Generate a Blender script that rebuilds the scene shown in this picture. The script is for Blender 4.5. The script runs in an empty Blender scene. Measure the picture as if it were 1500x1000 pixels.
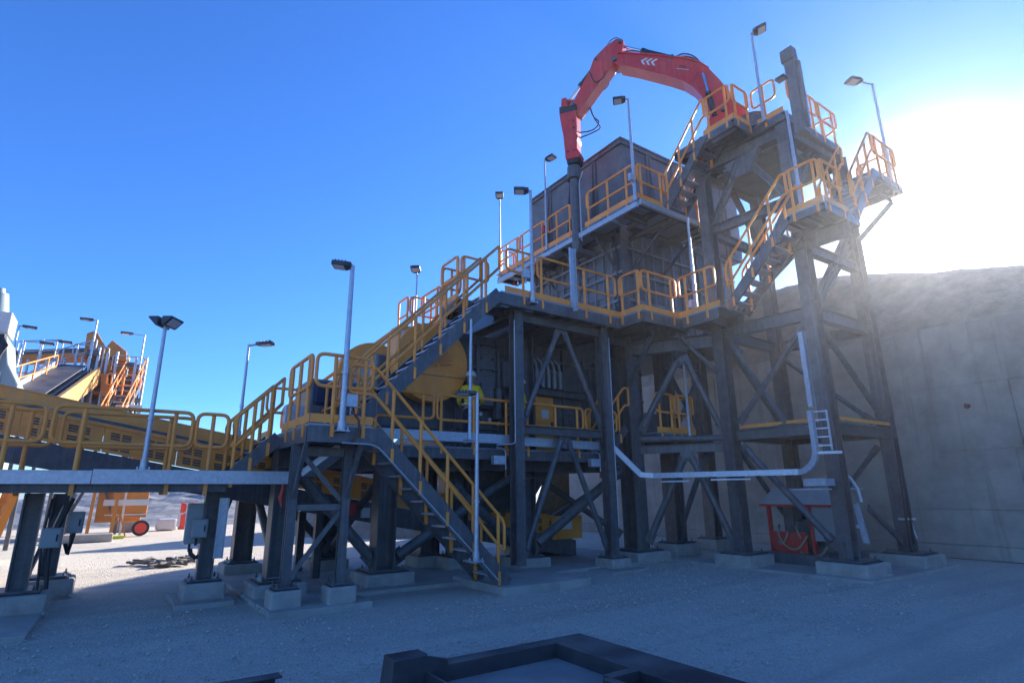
import bpy, math, random
from mathutils import Vector, Matrix
random.seed(7)
SC = bpy.context.scene
COL = SC.collection
V = Vector

# ------------------------------------------------------------------ camera
YAW, PIT, ROL = math.radians(55.476), math.radians(15.011), math.radians(-0.521)
fwd = V((math.cos(PIT)*math.cos(YAW), math.cos(PIT)*math.sin(YAW), math.sin(PIT)))
rgt = V((math.sin(YAW), -math.cos(YAW), 0))
upv = rgt.cross(fwd)
c_, s_ = math.cos(ROL), math.sin(ROL)
r2, u2 = c_*rgt + s_*upv, -s_*rgt + c_*upv
cam = bpy.data.cameras.new('camera'); camo = bpy.data.objects.new('camera', cam); COL.objects.link(camo)
M = Matrix((( r2.x, u2.x, -fwd.x, 0), (r2.y, u2.y, -fwd.y, 0), (r2.z, u2.z, -fwd.z, 1.65), (0, 0, 0, 1)))
camo.matrix_world = M
cam.sensor_width = 36; cam.sensor_fit = 'HORIZONTAL'; cam.lens = 36*823/1500
cam.clip_start = 0.1; cam.clip_end = 2000
SC.camera = camo

# ------------------------------------------------------------------ sky and sun
SUN = V((0.905, 0.255, 0.345)).normalized()
EL = math.asin(SUN.z); ROT = math.atan2(SUN.x, SUN.y)
w = bpy.data.worlds.new("World"); SC.world = w; w.use_nodes = True
nt = w.node_tree; nt.nodes.clear()
N = nt.nodes.new; LK = nt.links.new
sky = N('ShaderNodeTexSky'); sky.sky_type = 'NISHITA'; sky.sun_disc = False
sky.sun_elevation = EL; sky.sun_rotation = ROT
sky.altitude = 300; sky.air_density = 1.0; sky.dust_density = 0.15; sky.ozone_density = 3.0
bg = N('ShaderNodeBackground'); bg.inputs[1].default_value = 0.105
# the bright aureole the air makes round a low sun
tc = N('ShaderNodeTexCoord'); nrm = N('ShaderNodeVectorMath'); nrm.operation = 'NORMALIZE'
LK(tc.outputs['Generated'], nrm.inputs[0])
dot = N('ShaderNodeVectorMath'); dot.operation = 'DOT_PRODUCT'; LK(nrm.outputs[0], dot.inputs[0]); dot.inputs[1].default_value = SUN
mx = N('ShaderNodeMath'); mx.operation = 'MAXIMUM'; LK(dot.outputs['Value'], mx.inputs[0]); mx.inputs[1].default_value = 0
def powr(e, k):
    p = N('ShaderNodeMath'); p.operation = 'POWER'; LK(mx.outputs[0], p.inputs[0]); p.inputs[1].default_value = e
    m = N('ShaderNodeMath'); m.operation = 'MULTIPLY'; LK(p.outputs[0], m.inputs[0]); m.inputs[1].default_value = k
    return m
a1, a2 = powr(300, 28.0), powr(60, .4)
ad = N('ShaderNodeMath'); ad.operation = 'ADD'; LK(a1.outputs[0], ad.inputs[0]); LK(a2.outputs[0], ad.inputs[1])
glow = N('ShaderNodeVectorMath'); glow.operation = 'SCALE'; glow.inputs[0].default_value = (1.0, 0.97, 0.92); LK(ad.outputs[0], glow.inputs['Scale'])
sm = N('ShaderNodeVectorMath'); sm.operation = 'ADD'; tint = N('ShaderNodeVectorMath'); tint.operation = 'MULTIPLY'; sxz = N('ShaderNodeSeparateXYZ'); LK(nrm.outputs[0], sxz.inputs[0])
hf = N('ShaderNodeMapRange'); hf.interpolation_type = 'SMOOTHSTEP'; hf.inputs[1].default_value = -0.02; hf.inputs[2].default_value = 0.15; LK(sxz.outputs[2], hf.inputs[0])  # paler air low over the horizon
tmix = N('ShaderNodeMixRGB'); LK(hf.outputs[0], tmix.inputs[0]); tmix.inputs[1].default_value = (0.38, 0.52, 0.70, 1); tmix.inputs[2].default_value = (0.190, 0.378, 0.69, 1)
LK(tmix.outputs[0], tint.inputs[1]); LK(sky.outputs[0], tint.inputs[0]); LK(tint.outputs[0], sm.inputs[0]); LK(glow.outputs[0], sm.inputs[1])
LK(sm.outputs[0], bg.inputs[0])
wo = N('ShaderNodeOutputWorld'); LK(bg.outputs[0], wo.inputs[0])
sl = bpy.data.lights.new('sun', 'SUN'); sl.energy = 2.8; sl.angle = math.radians(0.53); sl.color = (1.0, 0.94, 0.86)
so = bpy.data.objects.new('sun', sl); COL.objects.link(so); so.rotation_euler = SUN.to_track_quat('Z', 'Y').to_euler(); so.location = (30, 10, 30)
SC.view_settings.view_transform = 'Standard'; SC.view_settings.look = 'None'; SC.view_settings.gamma = 1.0
SC.view_settings.exposure = 2.2
SC.cycles.transparent_max_bounces = 16
SC.cycles.max_bounces = 8

# ------------------------------------------------------------------ materials
MATS = {}
def mat(name, col, rough=0.5, metal=0.0, var=0.15, scale=3.0, dust=0.0, bump=0.0, bscale=60.0, streak=0.0, spec=0.5, second=None, dcol=(0.36, 0.32, 0.27), chips=0.0, chipc=(.10, .075, .06)):
    m = bpy.data.materials.new(name); m.use_nodes = True; t = m.node_tree; n = t.nodes; l = t.links
    b = n['Principled BSDF']
    geo = n.new('ShaderNodeNewGeometry')
    nz = n.new('ShaderNodeTexNoise'); nz.inputs['Scale'].default_value = scale; nz.inputs['Detail'].default_value = 6; nz.inputs['Roughness'].default_value = 0.65
    l.new(geo.outputs['Position'], nz.inputs['Vector'])
    rp = n.new('ShaderNodeValToRGB'); l.new(nz.outputs['Fac'], rp.inputs[0])
    c2 = second if second else tuple(min(1, x*(1+var)) for x in col); c1 = tuple(x*(1-var) for x in col)
    rp.color_ramp.elements[0].position = 0.3; rp.color_ramp.elements[1].position = 0.7
    rp.color_ramp.elements[0].color = (*c1, 1); rp.color_ramp.elements[1].color = (*c2, 1)
    out = rp.outputs[0]
    if streak:
        mp = n.new('ShaderNodeMapping'); mp.inputs['Scale'].default_value = (14, 14, 0.7); l.new(geo.outputs['Position'], mp.inputs[0])
        ns = n.new('ShaderNodeTexNoise'); ns.inputs['Scale'].default_value = 1.0; ns.inputs['Detail'].default_value = 4; l.new(mp.outputs[0], ns.inputs['Vector'])
        r3 = n.new('ShaderNodeMapRange'); r3.inputs[1].default_value = 0.52; r3.inputs[2].default_value = 0.75; r3.inputs[4].default_value = streak; l.new(ns.outputs['Fac'], r3.inputs[0])
        mm = n.new('ShaderNodeMixRGB'); l.new(r3.outputs[0], mm.inputs[0]); l.new(out, mm.inputs[1]); mm.inputs[2].default_value = (*dcol, 1); out = mm.outputs[0]
    if dust:
        sp = n.new('ShaderNodeSeparateXYZ'); l.new(geo.outputs['Normal'], sp.inputs[0])
        n2 = n.new('ShaderNodeTexNoise'); n2.inputs['Scale'].default_value = 1.7; n2.inputs['Detail'].default_value = 8; l.new(geo.outputs['Position'], n2.inputs['Vector'])
        mr = n.new('ShaderNodeMapRange'); mr.inputs[1].default_value = -0.1; mr.inputs[2].default_value = 1.0; mr.inputs[3].default_value = 0.12; mr.inputs[4].default_value = 1.0; l.new(sp.outputs[2], mr.inputs[0])
        r4 = n.new('ShaderNodeMapRange'); r4.inputs[1].default_value = 0.35; r4.inputs[2].default_value = 0.75; l.new(n2.outputs['Fac'], r4.inputs[0])
        mu = n.new('ShaderNodeMath'); mu.operation = 'MULTIPLY'; l.new(mr.outputs[0], mu.inputs[0]); l.new(r4.outputs[0], mu.inputs[1])
        m3 = n.new('ShaderNodeMath'); m3.operation = 'MULTIPLY'; l.new(mu.outputs[0], m3.inputs[0]); m3.inputs[1].default_value = dust
        mm = n.new('ShaderNodeMixRGB'); l.new(m3.outputs[0], mm.inputs[0]); l.new(out, mm.inputs[1]); mm.inputs[2].default_value = (*dcol, 1); out = mm.outputs[0]
    if chips:
        nc = n.new('ShaderNodeTexNoise'); nc.inputs['Scale'].default_value = 24; nc.inputs['Detail'].default_value = 7; nc.inputs['Roughness'].default_value = .7; l.new(geo.outputs['Position'], nc.inputs['Vector'])
        r6 = n.new('ShaderNodeMapRange'); r6.inputs[1].default_value = .63; r6.inputs[2].default_value = .68; r6.inputs[4].default_value = chips; l.new(nc.outputs['Fac'], r6.inputs[0])
        mm = n.new('ShaderNodeMixRGB'); l.new(r6.outputs[0], mm.inputs[0]); l.new(out, mm.inputs[1]); mm.inputs[2].default_value = (*chipc, 1); out = mm.outputs[0]
    l.new(out, b.inputs['Base Color'])
    rr = n.new('ShaderNodeMapRange'); rr.inputs[3].default_value = rough*0.8; rr.inputs[4].default_value = min(1, rough*1.25); l.new(nz.outputs['Fac'], rr.inputs[0]); l.new(rr.outputs[0], b.inputs['Roughness'])
    b.inputs['Metallic'].default_value = metal
    b.inputs['Specular IOR Level'].default_value = spec
    if bump:
        nb = n.new('ShaderNodeTexNoise'); nb.inputs['Scale'].default_value = bscale; nb.inputs['Detail'].default_value = 5; l.new(geo.outputs['Position'], nb.inputs['Vector'])
        bp = n.new('ShaderNodeBump'); bp.inputs['Strength'].default_value = bump; bp.inputs['Distance'].default_value = 0.02; l.new(nb.outputs['Fac'], bp.inputs['Height']); l.new(bp.outputs[0], b.inputs['Normal'])
    MATS[name] = m
    return m
steel = mat('dark_painted_steel', (0.085, 0.083, 0.085), 0.42, 0, 0.35, 6, dust=0.5, bump=0.12, streak=0.22, chips=.5, chipc=(.22, .15, .11))
steel2 = mat('dark_hopper_steel', (0.115, 0.115, 0.122), 0.5, 0, 0.3, 2.5, dust=0.35, bump=0.12, streak=0.18, dcol=(.28, .27, .26))
ribm = mat('grey_rib_steel', (.17, .17, .18), .5, 0, .3, 3, dust=.5, bump=.1, streak=.25)
crush = mat('black_machine_paint', (0.095, 0.093, 0.095), 0.38, 0, 0.35, 5, dust=0.6, bump=0.1, streak=0.12)
yel = mat('safety_yellow_paint', (0.95, 0.305, 0.04), 0.45, 0, 0.16, 2.2, dust=0.3, bump=0.05, streak=.12, chips=.75)
yeld = mat('machine_yellow_paint', (0.95, 0.32, 0.04), 0.48, 0, 0.18, 1.8, dust=0.45, bump=0.06, streak=0.25, chips=.6)
galv = mat('galvanised_steel', (0.46, 0.49, 0.53), 0.42, 0.55, 0.18, 18, dust=0.15, bump=0.04)
grey = mat('grey_cabinet_paint', (0.30, 0.31, 0.30), 0.5, 0, 0.08, 4, dust=0.3)
redm = mat('red_paint', (0.55, 0.030, 0.022), 0.4, 0, 0.2, 3, dust=0.4, bump=0.05, streak=.18, chips=.6)
white = mat('white_paint', (0.60, 0.60, 0.58), 0.45, 0, 0.06, 4, dust=0.25)
mint = mat('pale_green_paint', (0.30, 0.38, 0.37), 0.5, 0, 0.06, 3, dust=0.2)
black = mat('black_rubber', (0.018, 0.018, 0.02), 0.55, 0, 0.2, 10, dust=0.25)
chrome = mat('polished_rod', (0.6, 0.6, 0.62), 0.2, 1.0, 0.05, 6)
dcon = (0.44, 0.39, 0.32)
conc = mat('plinth_concrete', (0.36, 0.325, 0.28), 0.85, 0, 0.22, 3.5, dust=0.3, bump=0.35, bscale=35, streak=0.25, dcol=dcon)
slabc = mat('slab_concrete', (0.37, 0.335, 0.285), 0.9, 0, 0.25, 1.6, dust=0.5, bump=0.3, bscale=45, dcol=dcon)
rust = mat('rusty_steel', (0.16, 0.06, 0.03), 0.7, 0, 0.4, 9, bump=0.2)
glass = mat('dark_window_glass', (0.02, 0.025, 0.03), 0.08, 0, 0.2, 3)
belt = mat('conveyor_belt_rubber', (0.07, 0.072, 0.08), 0.6, 0, 0.25, 3, dust=0.4)
hivis = mat('hi_vis_yellow_cloth', (0.70, 0.50, 0.02), 0.8, 0, 0.1, 12)
navy = mat('navy_work_cloth', (0.015, 0.02, 0.045), 0.85, 0, 0.2, 12)
skin = mat('skin', (0.42, 0.22, 0.14), 0.55, 0, 0.06, 20)
refl = mat('reflective_tape', (0.75, 0.76, 0.74), 0.35, 0.2, 0.05, 20)
lamp_grey = mat('lamp_housing', (0.045, 0.045, 0.05), 0.5, 0, 0.2, 8)
lens_m = mat('lamp_lens', (0.55, 0.56, 0.55), 0.25, 0, 0.05, 8)
orange = mat('barrier_red_plastic', (0.75, 0.06, 0.03), 0.5, 0, 0.1, 6)
brown = mat('dusty_yellow_steel', (0.56, 0.20, 0.025), 0.5, 0, 0.15, 2, dust=0.3)
letter = mat('black_lettering', (0.03, 0.02, 0.025), 0.6)

# open steel grating: bars with see-through slots
gr = bpy.data.materials.new('steel_grating'); gr.use_nodes = True
t = gr.node_tree; n = t.nodes; l = t.links
b = n['Principled BSDF']; b.inputs['Base Color'].default_value = (0.30, 0.32, 0.35, 1); b.inputs['Metallic'].default_value = 0.4; b.inputs['Roughness'].default_value = 0.5
geo = n.new('ShaderNodeNewGeometry'); sp = n.new('ShaderNodeSeparateXYZ'); l.new(geo.outputs['Position'], sp.inputs[0])
def bars(sock, per, duty):
    a = n.new('ShaderNodeMath'); a.operation = 'DIVIDE'; l.new(sock, a.inputs[0]); a.inputs[1].default_value = per
    f = n.new('ShaderNodeMath'); f.operation = 'FRACT'; l.new(a.outputs[0], f.inputs[0])
    g = n.new('ShaderNodeMath'); g.operation = 'LESS_THAN'; l.new(f.outputs[0], g.inputs[0]); g.inputs[1].default_value = duty
    return g.outputs[0]
mxn = n.new('ShaderNodeMath'); mxn.operation = 'MAXIMUM'; l.new(bars(sp.outputs[0], 0.05, 0.74), mxn.inputs[0]); l.new(bars(sp.outputs[1], 0.10, 0.35), mxn.inputs[1])
l.new(mxn.outputs[0], b.inputs['Alpha'])

# ------------------------------------------------------------------ mesh building
class MB:
    def __init__(s): s.v = []; s.f = []; s.sm = []
    def add(s, vs, fs, smooth=False):
        o = len(s.v); s.v += [tuple(p) for p in vs]
        for f in fs: s.f.append(tuple(i+o for i in f)); s.sm.append(smooth)
        return s
    def box(s, x0, x1, y0, y1, z0, z1):
        vs = [(x, y, z) for z in (z0, z1) for y in (y0, y1) for x in (x0, x1)]
        return s.add(vs, [(0,2,3,1), (4,5,7,6), (0,1,5,4), (2,6,7,3), (0,4,6,2), (1,3,7,5)])
    def bar(s, p0, p1, w, h, up=(0,0,1), off=(0,0)):
        p0, p1 = V(p0), V(p1); d = (p1-p0).normalized(); u = V(up)
        if abs(d.dot(u)) > 0.99: u = V((1,0,0)) if abs(d.x) < 0.9 else V((0,1,0))
        sd = d.cross(u).normalized(); u = sd.cross(d).normalized()
        o = sd*off[0] + u*off[1]
        vs = []
        for p in (p0, p1):
            for a, b_ in ((-1,-1), (1,-1), (1,1), (-1,1)): vs.append(p+o+sd*(a*w/2)+u*(b_*h/2))
        return s.add(vs, [(0,3,2,1), (4,5,6,7), (0,1,5,4), (1,2,6,5), (2,3,7,6), (3,0,4,7)])
    def ib(s, p0, p1, w, h, up=(0,0,1), t=None):
        t = t or max(0.012, h*0.06)
        s.bar(p0, p1, w, t, up, (0, h/2-t/2)); s.bar(p0, p1, w, t, up, (0, -h/2+t/2)); s.bar(p0, p1, t, h-2*t, up)
        return s
    def ch(s, p0, p1, w, h, up=(0,0,1), side=1):
        t = max(0.012, h*0.06)
        s.bar(p0, p1, t, h, up, (side*(w/2-t/2), 0)); s.bar(p0, p1, w-t, t, up, (-side*t/2, h/2-t/2)); s.bar(p0, p1, w-t, t, up, (-side*t/2, -h/2+t/2))
        return s
    def tube(s, p0, p1, r, n=10, r1=None): return s.path([p0, p1], [r, r if r1 is None else r1], n)
    def path(s, pts, r, n=8, closed=False):
        pts = [V(p) for p in pts]; k = len(pts)
        rs = r if isinstance(r, (list, tuple)) else [r]*k
        prev = None; rings = []
        for i in range(k):
            a = pts[i-1] if (i > 0 or closed) else pts[i]; c = pts[(i+1) % k] if (i < k-1 or closed) else pts[i]
            d = (c-a)
            d = d.normalized() if d.length > 1e-9 else V((0,0,1))
            if prev is None:
                u = V((0,0,1)) if abs(d.z) < 0.9 else V((1,0,0))
                u = (u - d*u.dot(d)).normalized()
            else:
                u = prev - d*prev.dot(d)
                u = u.normalized() if u.length > 1e-6 else V((1,0,0))
            prev = u; sd = d.cross(u)
            rings.append([pts[i] + (u*math.cos(2*math.pi*j/n) + sd*math.sin(2*math.pi*j/n))*rs[i] for j in range(n)])
        vs = [p for q in rings for p in q]; fs = []
        for i in range(k if closed else k-1):
            i2 = (i+1) % k
            for j in range(n): fs.append((i*n+j, i*n+(j+1) % n, i2*n+(j+1) % n, i2*n+j))
        s.add(vs, fs, True)
        if not closed:
            s.add(rings[0], [tuple(range(n))[::-1]]); s.add(rings[-1], [tuple(range(n))])
        return s
    def prism(s, poly, ext):
        e = V(ext); p = [V(q) for q in poly]; k = len(p)
        s.add(p + [q+e for q in p], [tuple(range(k))[::-1], tuple(range(k, 2*k))] + [(i, (i+1) % k, (i+1) % k+k, i+k) for i in range(k)])
        return s

LOC = {}
def build(name, mb, m, parent=None, bevel=0, label=None):
    off = LOC[parent.name] if parent else V((0,0,0))
    me = bpy.data.meshes.new(name)
    me.from_pydata([(x-off.x, y-off.y, z-off.z) for x, y, z in mb.v], [], mb.f)
    me.polygons.foreach_set('use_smooth', mb.sm)
    me.materials.append(m)
    import bmesh
    bm = bmesh.new(); bm.from_mesh(me); bmesh.ops.recalc_face_normals(bm, faces=bm.faces); bm.to_mesh(me); bm.free()
    me.update()
    o = bpy.data.objects.new(name, me); COL.objects.link(o)
    if parent: o.parent = parent
    LOC[o.name] = off
    if bevel:
        md = o.modifiers.new('bevel', 'BEVEL'); md.width = bevel; md.segments = 2; md.limit_method = 'ANGLE'
    if label: o['label'] = label
    return o
def tag(o, label, cat, group=None):
    o['label'] = label; o['category'] = cat
    if group: o['group'] = group
    return o
def thing(name, label, cat, loc, group=None):
    o = bpy.data.objects.new(name, None); COL.objects.link(o); o.location = loc; o.empty_display_size = 0.2
    LOC[o.name] = V(loc)
    return tag(o, label, cat, group)
def single(name, mb, m, label, cat, loc=None, group=None, bevel=0):
    """a thing that is one mesh, its origin at its base"""
    if loc is None:
        xs = [p[0] for p in mb.v]; ys = [p[1] for p in mb.v]; zs = [p[2] for p in mb.v]
        loc = ((min(xs)+max(xs))/2, (min(ys)+max(ys))/2, min(zs))
    mb.v = [(x-loc[0], y-loc[1], z-loc[2]) for x, y, z in mb.v]
    o = build(name, mb, m, None, bevel); o.location = loc; LOC[o.name] = V(loc)
    return tag(o, label, cat, group)
def struct(name, mb, m):
    o = build(name, mb, m); o['kind'] = 'structure'; return o

def arc_corner(a, b, c, r, n=4):
    """round the corner b between a and c"""
    a, b, c = V(a), V(b), V(c); r = min(r, (a-b).length*0.45, (c-b).length*0.45)
    p, q = b+(a-b).normalized()*r, b+(c-b).normalized()*r
    return [(p*(1-t)**2 + b*2*t*(1-t) + q*t*t) for t in [i/n for i in range(n+1)]]
def rounded(pts, r, closed=False):
    k = len(pts); out = []
    for i in range(k):
        if not closed and i in (0, k-1): out.append(V(pts[i])); continue
        out += arc_corner(pts[i-1], pts[i], pts[(i+1) % k], r)
    return out
def handrail(parent, p0, p1, posts=2, h=1.0, mid=0.5, foot=0.2, fr=None, r=0.029, ends=(1, 1), m=None):
    """one rail panel: top and knee rail joined in a rounded loop, posts each a piece of its own"""
    m = m or yel
    p0, p1 = V(p0), V(p1); z = V((0,0,1))
    mb = MB()
    loop = [p0+z*mid, p0+z*h, p1+z*h, p1+z*mid]
    if ends == (1, 1): mb.path(rounded(loop, 0.12, True), r, 8, True)
    else:
        mb.path([p0+z*h, p1+z*h], r, 8); mb.path([p0+z*mid, p1+z*mid], r*0.9, 8)
        if ends[0]: mb.path([p0+z*mid, p0+z*h], r, 8)
        if ends[1]: mb.path([p1+z*mid, p1+z*h], r, 8)
    o = build('handrail', mb, m, parent)
    fr = fr or [0.14+0.72*i/(posts-1) if posts > 1 else 0.5 for i in range(posts)]
    d = (p1-p0); d.z = 0; d.normalize()
    for f in fr:
        q = p0.lerp(p1, f); pb = MB()
        pb.tube(q-z*foot, q+z*(h-r), 0.031, 8)
        pb.bar(q-z*(foot+0.02), q-z*(foot-0.17), 0.085, 0.055, d)
        build('post', pb, m, o)
    return o
def toe(parent, p0, p1, h=0.13, m=None):
    mb = MB(); mb.bar(V(p0)+V((0,0,h/2)), V(p1)+V((0,0,h/2)), 0.012, h); return build('toe_plate', mb, m or yel, parent)
def deck(parent, x0, x1, y0, y1, z, dep=0.22, joist='y', step=0.8, sides='xXyY', bw=0.08):
    build('grating', MB().box(x0+.01, x1-.01, y0+.01, y1-.01, z-.035, z-.003), gr, parent)
    zc = z-.04-dep/2
    eb = lambda a, b_, sd: build('edge_beam', MB().ch(a, b_, bw, dep, side=sd), steel, parent)
    if 'y' in sides: eb((x0, y0+bw/2, zc), (x1, y0+bw/2, zc), 1)
    if 'Y' in sides: eb((x0, y1-bw/2, zc), (x1, y1-bw/2, zc), -1)
    if 'x' in sides: eb((x0+bw/2, y0+bw, zc), (x0+bw/2, y1-bw, zc), -1)
    if 'X' in sides: eb((x1-bw/2, y0+bw, zc), (x1-bw/2, y1-bw, zc), 1)
    if joist == 'y':
        x = x0+step
        while x < x1-0.2: build('joist', MB().ib((x, y0+bw, zc), (x, y1-bw, zc), 0.07, dep*0.85), steel, parent); x += step
    else:
        y = y0+step
        while y < y1-0.2: build('joist', MB().ib((x0+bw, y, zc), (x1-bw, y, zc), 0.07, dep*0.85), steel, parent); y += step
def stair(t, bot, top, wid, rise=0.2, dep=0.24, rails=(1, 1), posts=4, horiz=0.25, top_h=0.25, h=0.95, tread_m=None, toplen=0):
    """straight flight from bot to top (near stringer line); wid = vector to the far stringer"""
    bot, top, wid = V(bot), V(top), V(wid); n_ = max(2, round((top.z-bot.z)/rise)); z = V((0,0,1))
    run = V((top.x-bot.x, top.y-bot.y, 0)); rd = run.normalized(); wd = wid.normalized()
    sl_ = (top-bot).normalized()
    sdir = 1 if rd.cross(z).dot(wd) > 0 else -1
    for o, sg in ((V((0,0,0)), 1), (wid, -1)):
        s_ = MB(); s_.ch(bot+o-z*0.06, top+o-z*0.06, 0.06, dep, side=-sdir*sg)
        build('stringer', s_, steel, t)
    for i in range(n_):
        p = bot.lerp(top, (i+0.6)/n_); q = MB()
        q.bar(p+wd*0.04-z*0.03, p+wid-wd*0.04-z*0.03, 0.24*min(1, run.length/n_/0.2+.2), 0.03)
        q.bar(p+wd*0.035-z*0.05-rd*0.0, p+wd*0.04+wd*0.01-z*0.05, 0.2, 0.06)
        build('tread', q, tread_m or galv, t)
    for k, o in enumerate((V((0,0,0)), wid)):
        if not rails[k]: continue
        hr = MB()
        a, c = bot+o+z*0.02, top+o+z*0.02
        loop = [a+z*0.45+rd*0.05, a+z*h+rd*0.05, c+z*h, c+rd*horiz+z*h, c+rd*horiz+z*(0.5), c+z*0.5]
        hr.path(rounded([loop[0], loop[5], loop[4], loop[3], loop[2], loop[1]], 0.1, True), 0.029, 8, True)
        ho = build('handrail', hr, yel, t)
        for i in range(posts):
            q = a.lerp(c, (i+0.35)/posts); pb = MB()
            pb.tube(q-z*0.2, q+z*(h-0.02), 0.031, 8); pb.bar(q-z*0.24, q-z*0.02, 0.085, 0.05, rd)
            build('post', pb, yel, ho)

# ------------------------------------------------------------------ ground, hill, wall
def ground_mat():
    m = bpy.data.materials.new('crushed_gravel_ground'); m.use_nodes = True; t = m.node_tree; n = t.nodes; l = t.links; b = n['Principled BSDF']
    geo = n.new('ShaderNodeNewGeometry')
    def noise(s, d=6, r=.6, vec=None):
        q = n.new('ShaderNodeTexNoise'); q.inputs['Scale'].default_value = s; q.inputs['Detail'].default_value = d; q.inputs['Roughness'].default_value = r
        l.new(vec or geo.outputs['Position'], q.inputs['Vector']); return q.outputs['Fac']
    big, fine, mid = noise(.35), noise(55, 8, .75), noise(4, 8, .7)
    vo = n.new('ShaderNodeTexVoronoi'); vo.inputs['Scale'].default_value = 26; l.new(geo.outputs['Position'], vo.inputs['Vector'])
    vo2 = n.new('ShaderNodeTexVoronoi'); vo2.inputs['Scale'].default_value = 60; l.new(geo.outputs['Position'], vo2.inputs['Vector'])
    r1 = n.new('ShaderNodeValToRGB'); l.new(fine, r1.inputs[0])
    r1.color_ramp.elements[0].position = .32; r1.color_ramp.elements[1].position = .68
    r1.color_ramp.elements[0].color = (0.303, 0.266, 0.215, 1); r1.color_ramp.elements[1].color = (0.921, 0.829, 0.675, 1)
    r2_ = n.new('ShaderNodeValToRGB'); l.new(vo2.outputs['Color'], r2_.inputs[0]); r2_.color_ramp.elements[0].color = (0.282, 0.252, 0.203, 1); r2_.color_ramp.elements[1].color = (0.908, 0.810, 0.659, 1)
    a = n.new('ShaderNodeMixRGB'); a.inputs[0].default_value = .5; l.new(r1.outputs[0], a.inputs[1]); l.new(r2_.outputs[0], a.inputs[2])
    r3 = n.new('ShaderNodeMapRange'); r3.inputs[1].default_value = .35; r3.inputs[2].default_value = .65; r3.inputs[3].default_value = 0; r3.inputs[4].default_value = .55; l.new(big, r3.inputs[0])
    c = n.new('ShaderNodeMixRGB'); l.new(r3.outputs[0], c.inputs[0]); l.new(a.outputs[0], c.inputs[1]); c.inputs[2].default_value = (0.747, 0.661, 0.533, 1)
    # faint wheel marks
    mp = n.new('ShaderNodeMapping'); mp.inputs['Rotation'].default_value = (0, 0, math.radians(-24)); mp.inputs['Scale'].default_value = (.12, 1.3, 1); l.new(geo.outputs['Position'], mp.inputs[0])
    tr = noise(1.6, 3, .5, mp.outputs[0])
    r5 = n.new('ShaderNodeMapRange'); r5.inputs[1].default_value = .5; r5.inputs[2].default_value = .68; r5.inputs[4].default_value = .45; l.new(tr, r5.inputs[0])
    d = n.new('ShaderNodeMixRGB'); l.new(r5.outputs[0], d.inputs[0]); l.new(c.outputs[0], d.inputs[1]); d.inputs[2].default_value = (0.444, 0.391, 0.317, 1)
    l.new(d.outputs[0], b.inputs['Base Color']); b.inputs['Roughness'].default_value = .95; b.inputs['Specular IOR Level'].default_value = .2
    trh = n.new('ShaderNodeMath'); trh.operation = 'MULTIPLY'; l.new(tr, trh.inputs[0]); trh.inputs[1].default_value = 3.0
    h1 = n.new('ShaderNodeMath'); h1.operation = 'MULTIPLY_ADD'; l.new(vo.outputs['Distance'], h1.inputs[0]); h1.inputs[1].default_value = -.9; l.new(fine, h1.inputs[2])
    h2 = n.new('ShaderNodeMath'); h2.operation = 'MULTIPLY_ADD'; l.new(mid, h2.inputs[0]); h2.inputs[1].default_value = 2.2; l.new(h1.outputs[0], h2.inputs[2])
    h3 = n.new('ShaderNodeMath'); h3.operation = 'ADD'; l.new(h2.outputs[0], h3.inputs[0]); l.new(trh.outputs[0], h3.inputs[1]); h2 = h3
    # wheel tracks with lug prints
    sx = n.new('ShaderNodeSeparateXYZ'); mt = n.new('ShaderNodeMapping'); mt.vector_type = 'POINT'; mt.inputs['Rotation'].default_value = (0, 0, math.radians(-9)); l.new(geo.outputs['Position'], mt.inputs[0]); l.new(mt.outputs[0], sx.inputs[0])
    wob = n.new('ShaderNodeMath'); wob.operation = 'MULTIPLY_ADD'; l.new(noise(.22, 2, .5), wob.inputs[0]); wob.inputs[1].default_value = 1.6; l.new(sx.outputs[1], wob.inputs[2])
    def M2(op, a, b_):
        q = n.new('ShaderNodeMath'); q.operation = op
        for k, x in enumerate((a, b_)):
            if isinstance(x, (int, float)): q.inputs[k].default_value = x
            else: l.new(x, q.inputs[k])
        return q.outputs[0]
    msk = None
    for v0 in (2.2, 3.9, 4.7, 6.35):
        dd = M2('ABSOLUTE', M2('SUBTRACT', wob.outputs[0], v0), 0); q = n.new('ShaderNodeMapRange'); q.interpolation_type = 'SMOOTHSTEP'; q.inputs[1].default_value = .26; q.inputs[2].default_value = .14; l.new(dd, q.inputs[0])
        msk = q.outputs[0] if msk is None else M2('MAXIMUM', msk, q.outputs[0])
    lug = M2('SINE', M2('ADD', M2('MULTIPLY', sx.outputs[0], 38), M2('MULTIPLY', M2('ABSOLUTE', M2('SINE', M2('MULTIPLY', wob.outputs[0], 9), 0), 0), 6)), 0)
    patchy = n.new('ShaderNodeMapRange'); patchy.inputs[1].default_value = .42; patchy.inputs[2].default_value = .6; l.new(noise(.9, 3, .6), patchy.inputs[0])
    trk = M2('MULTIPLY', M2('MULTIPLY', msk, patchy.outputs[0]), M2('ADD', M2('MULTIPLY', lug, .28), -.5))
    h4 = M2('ADD', h3.outputs[0], M2('MULTIPLY', trk, 1.6))
    bp = n.new('ShaderNodeBump'); bp.inputs['Strength'].default_value = .8; bp.inputs['Distance'].default_value = .04; l.new(h4, bp.inputs['Height']); l.new(bp.outputs[0], b.inputs['Normal'])
    return m
gmat = ground_mat()
from mathutils import noise as mn
def axis(lo, hi, fine_lo, fine_hi, step, grow=1.35):
    a = []; x = fine_lo
    while x <= fine_hi: a.append(x); x += step
    s_ = step; x = a[-1]
    while x < hi: s_ *= grow; x = min(hi, x+s_); a.append(x)
    s_ = step; x = a[0]
    while x > lo: s_ *= grow; x = max(lo, x-s_); a.insert(0, x)
    return a
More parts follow.
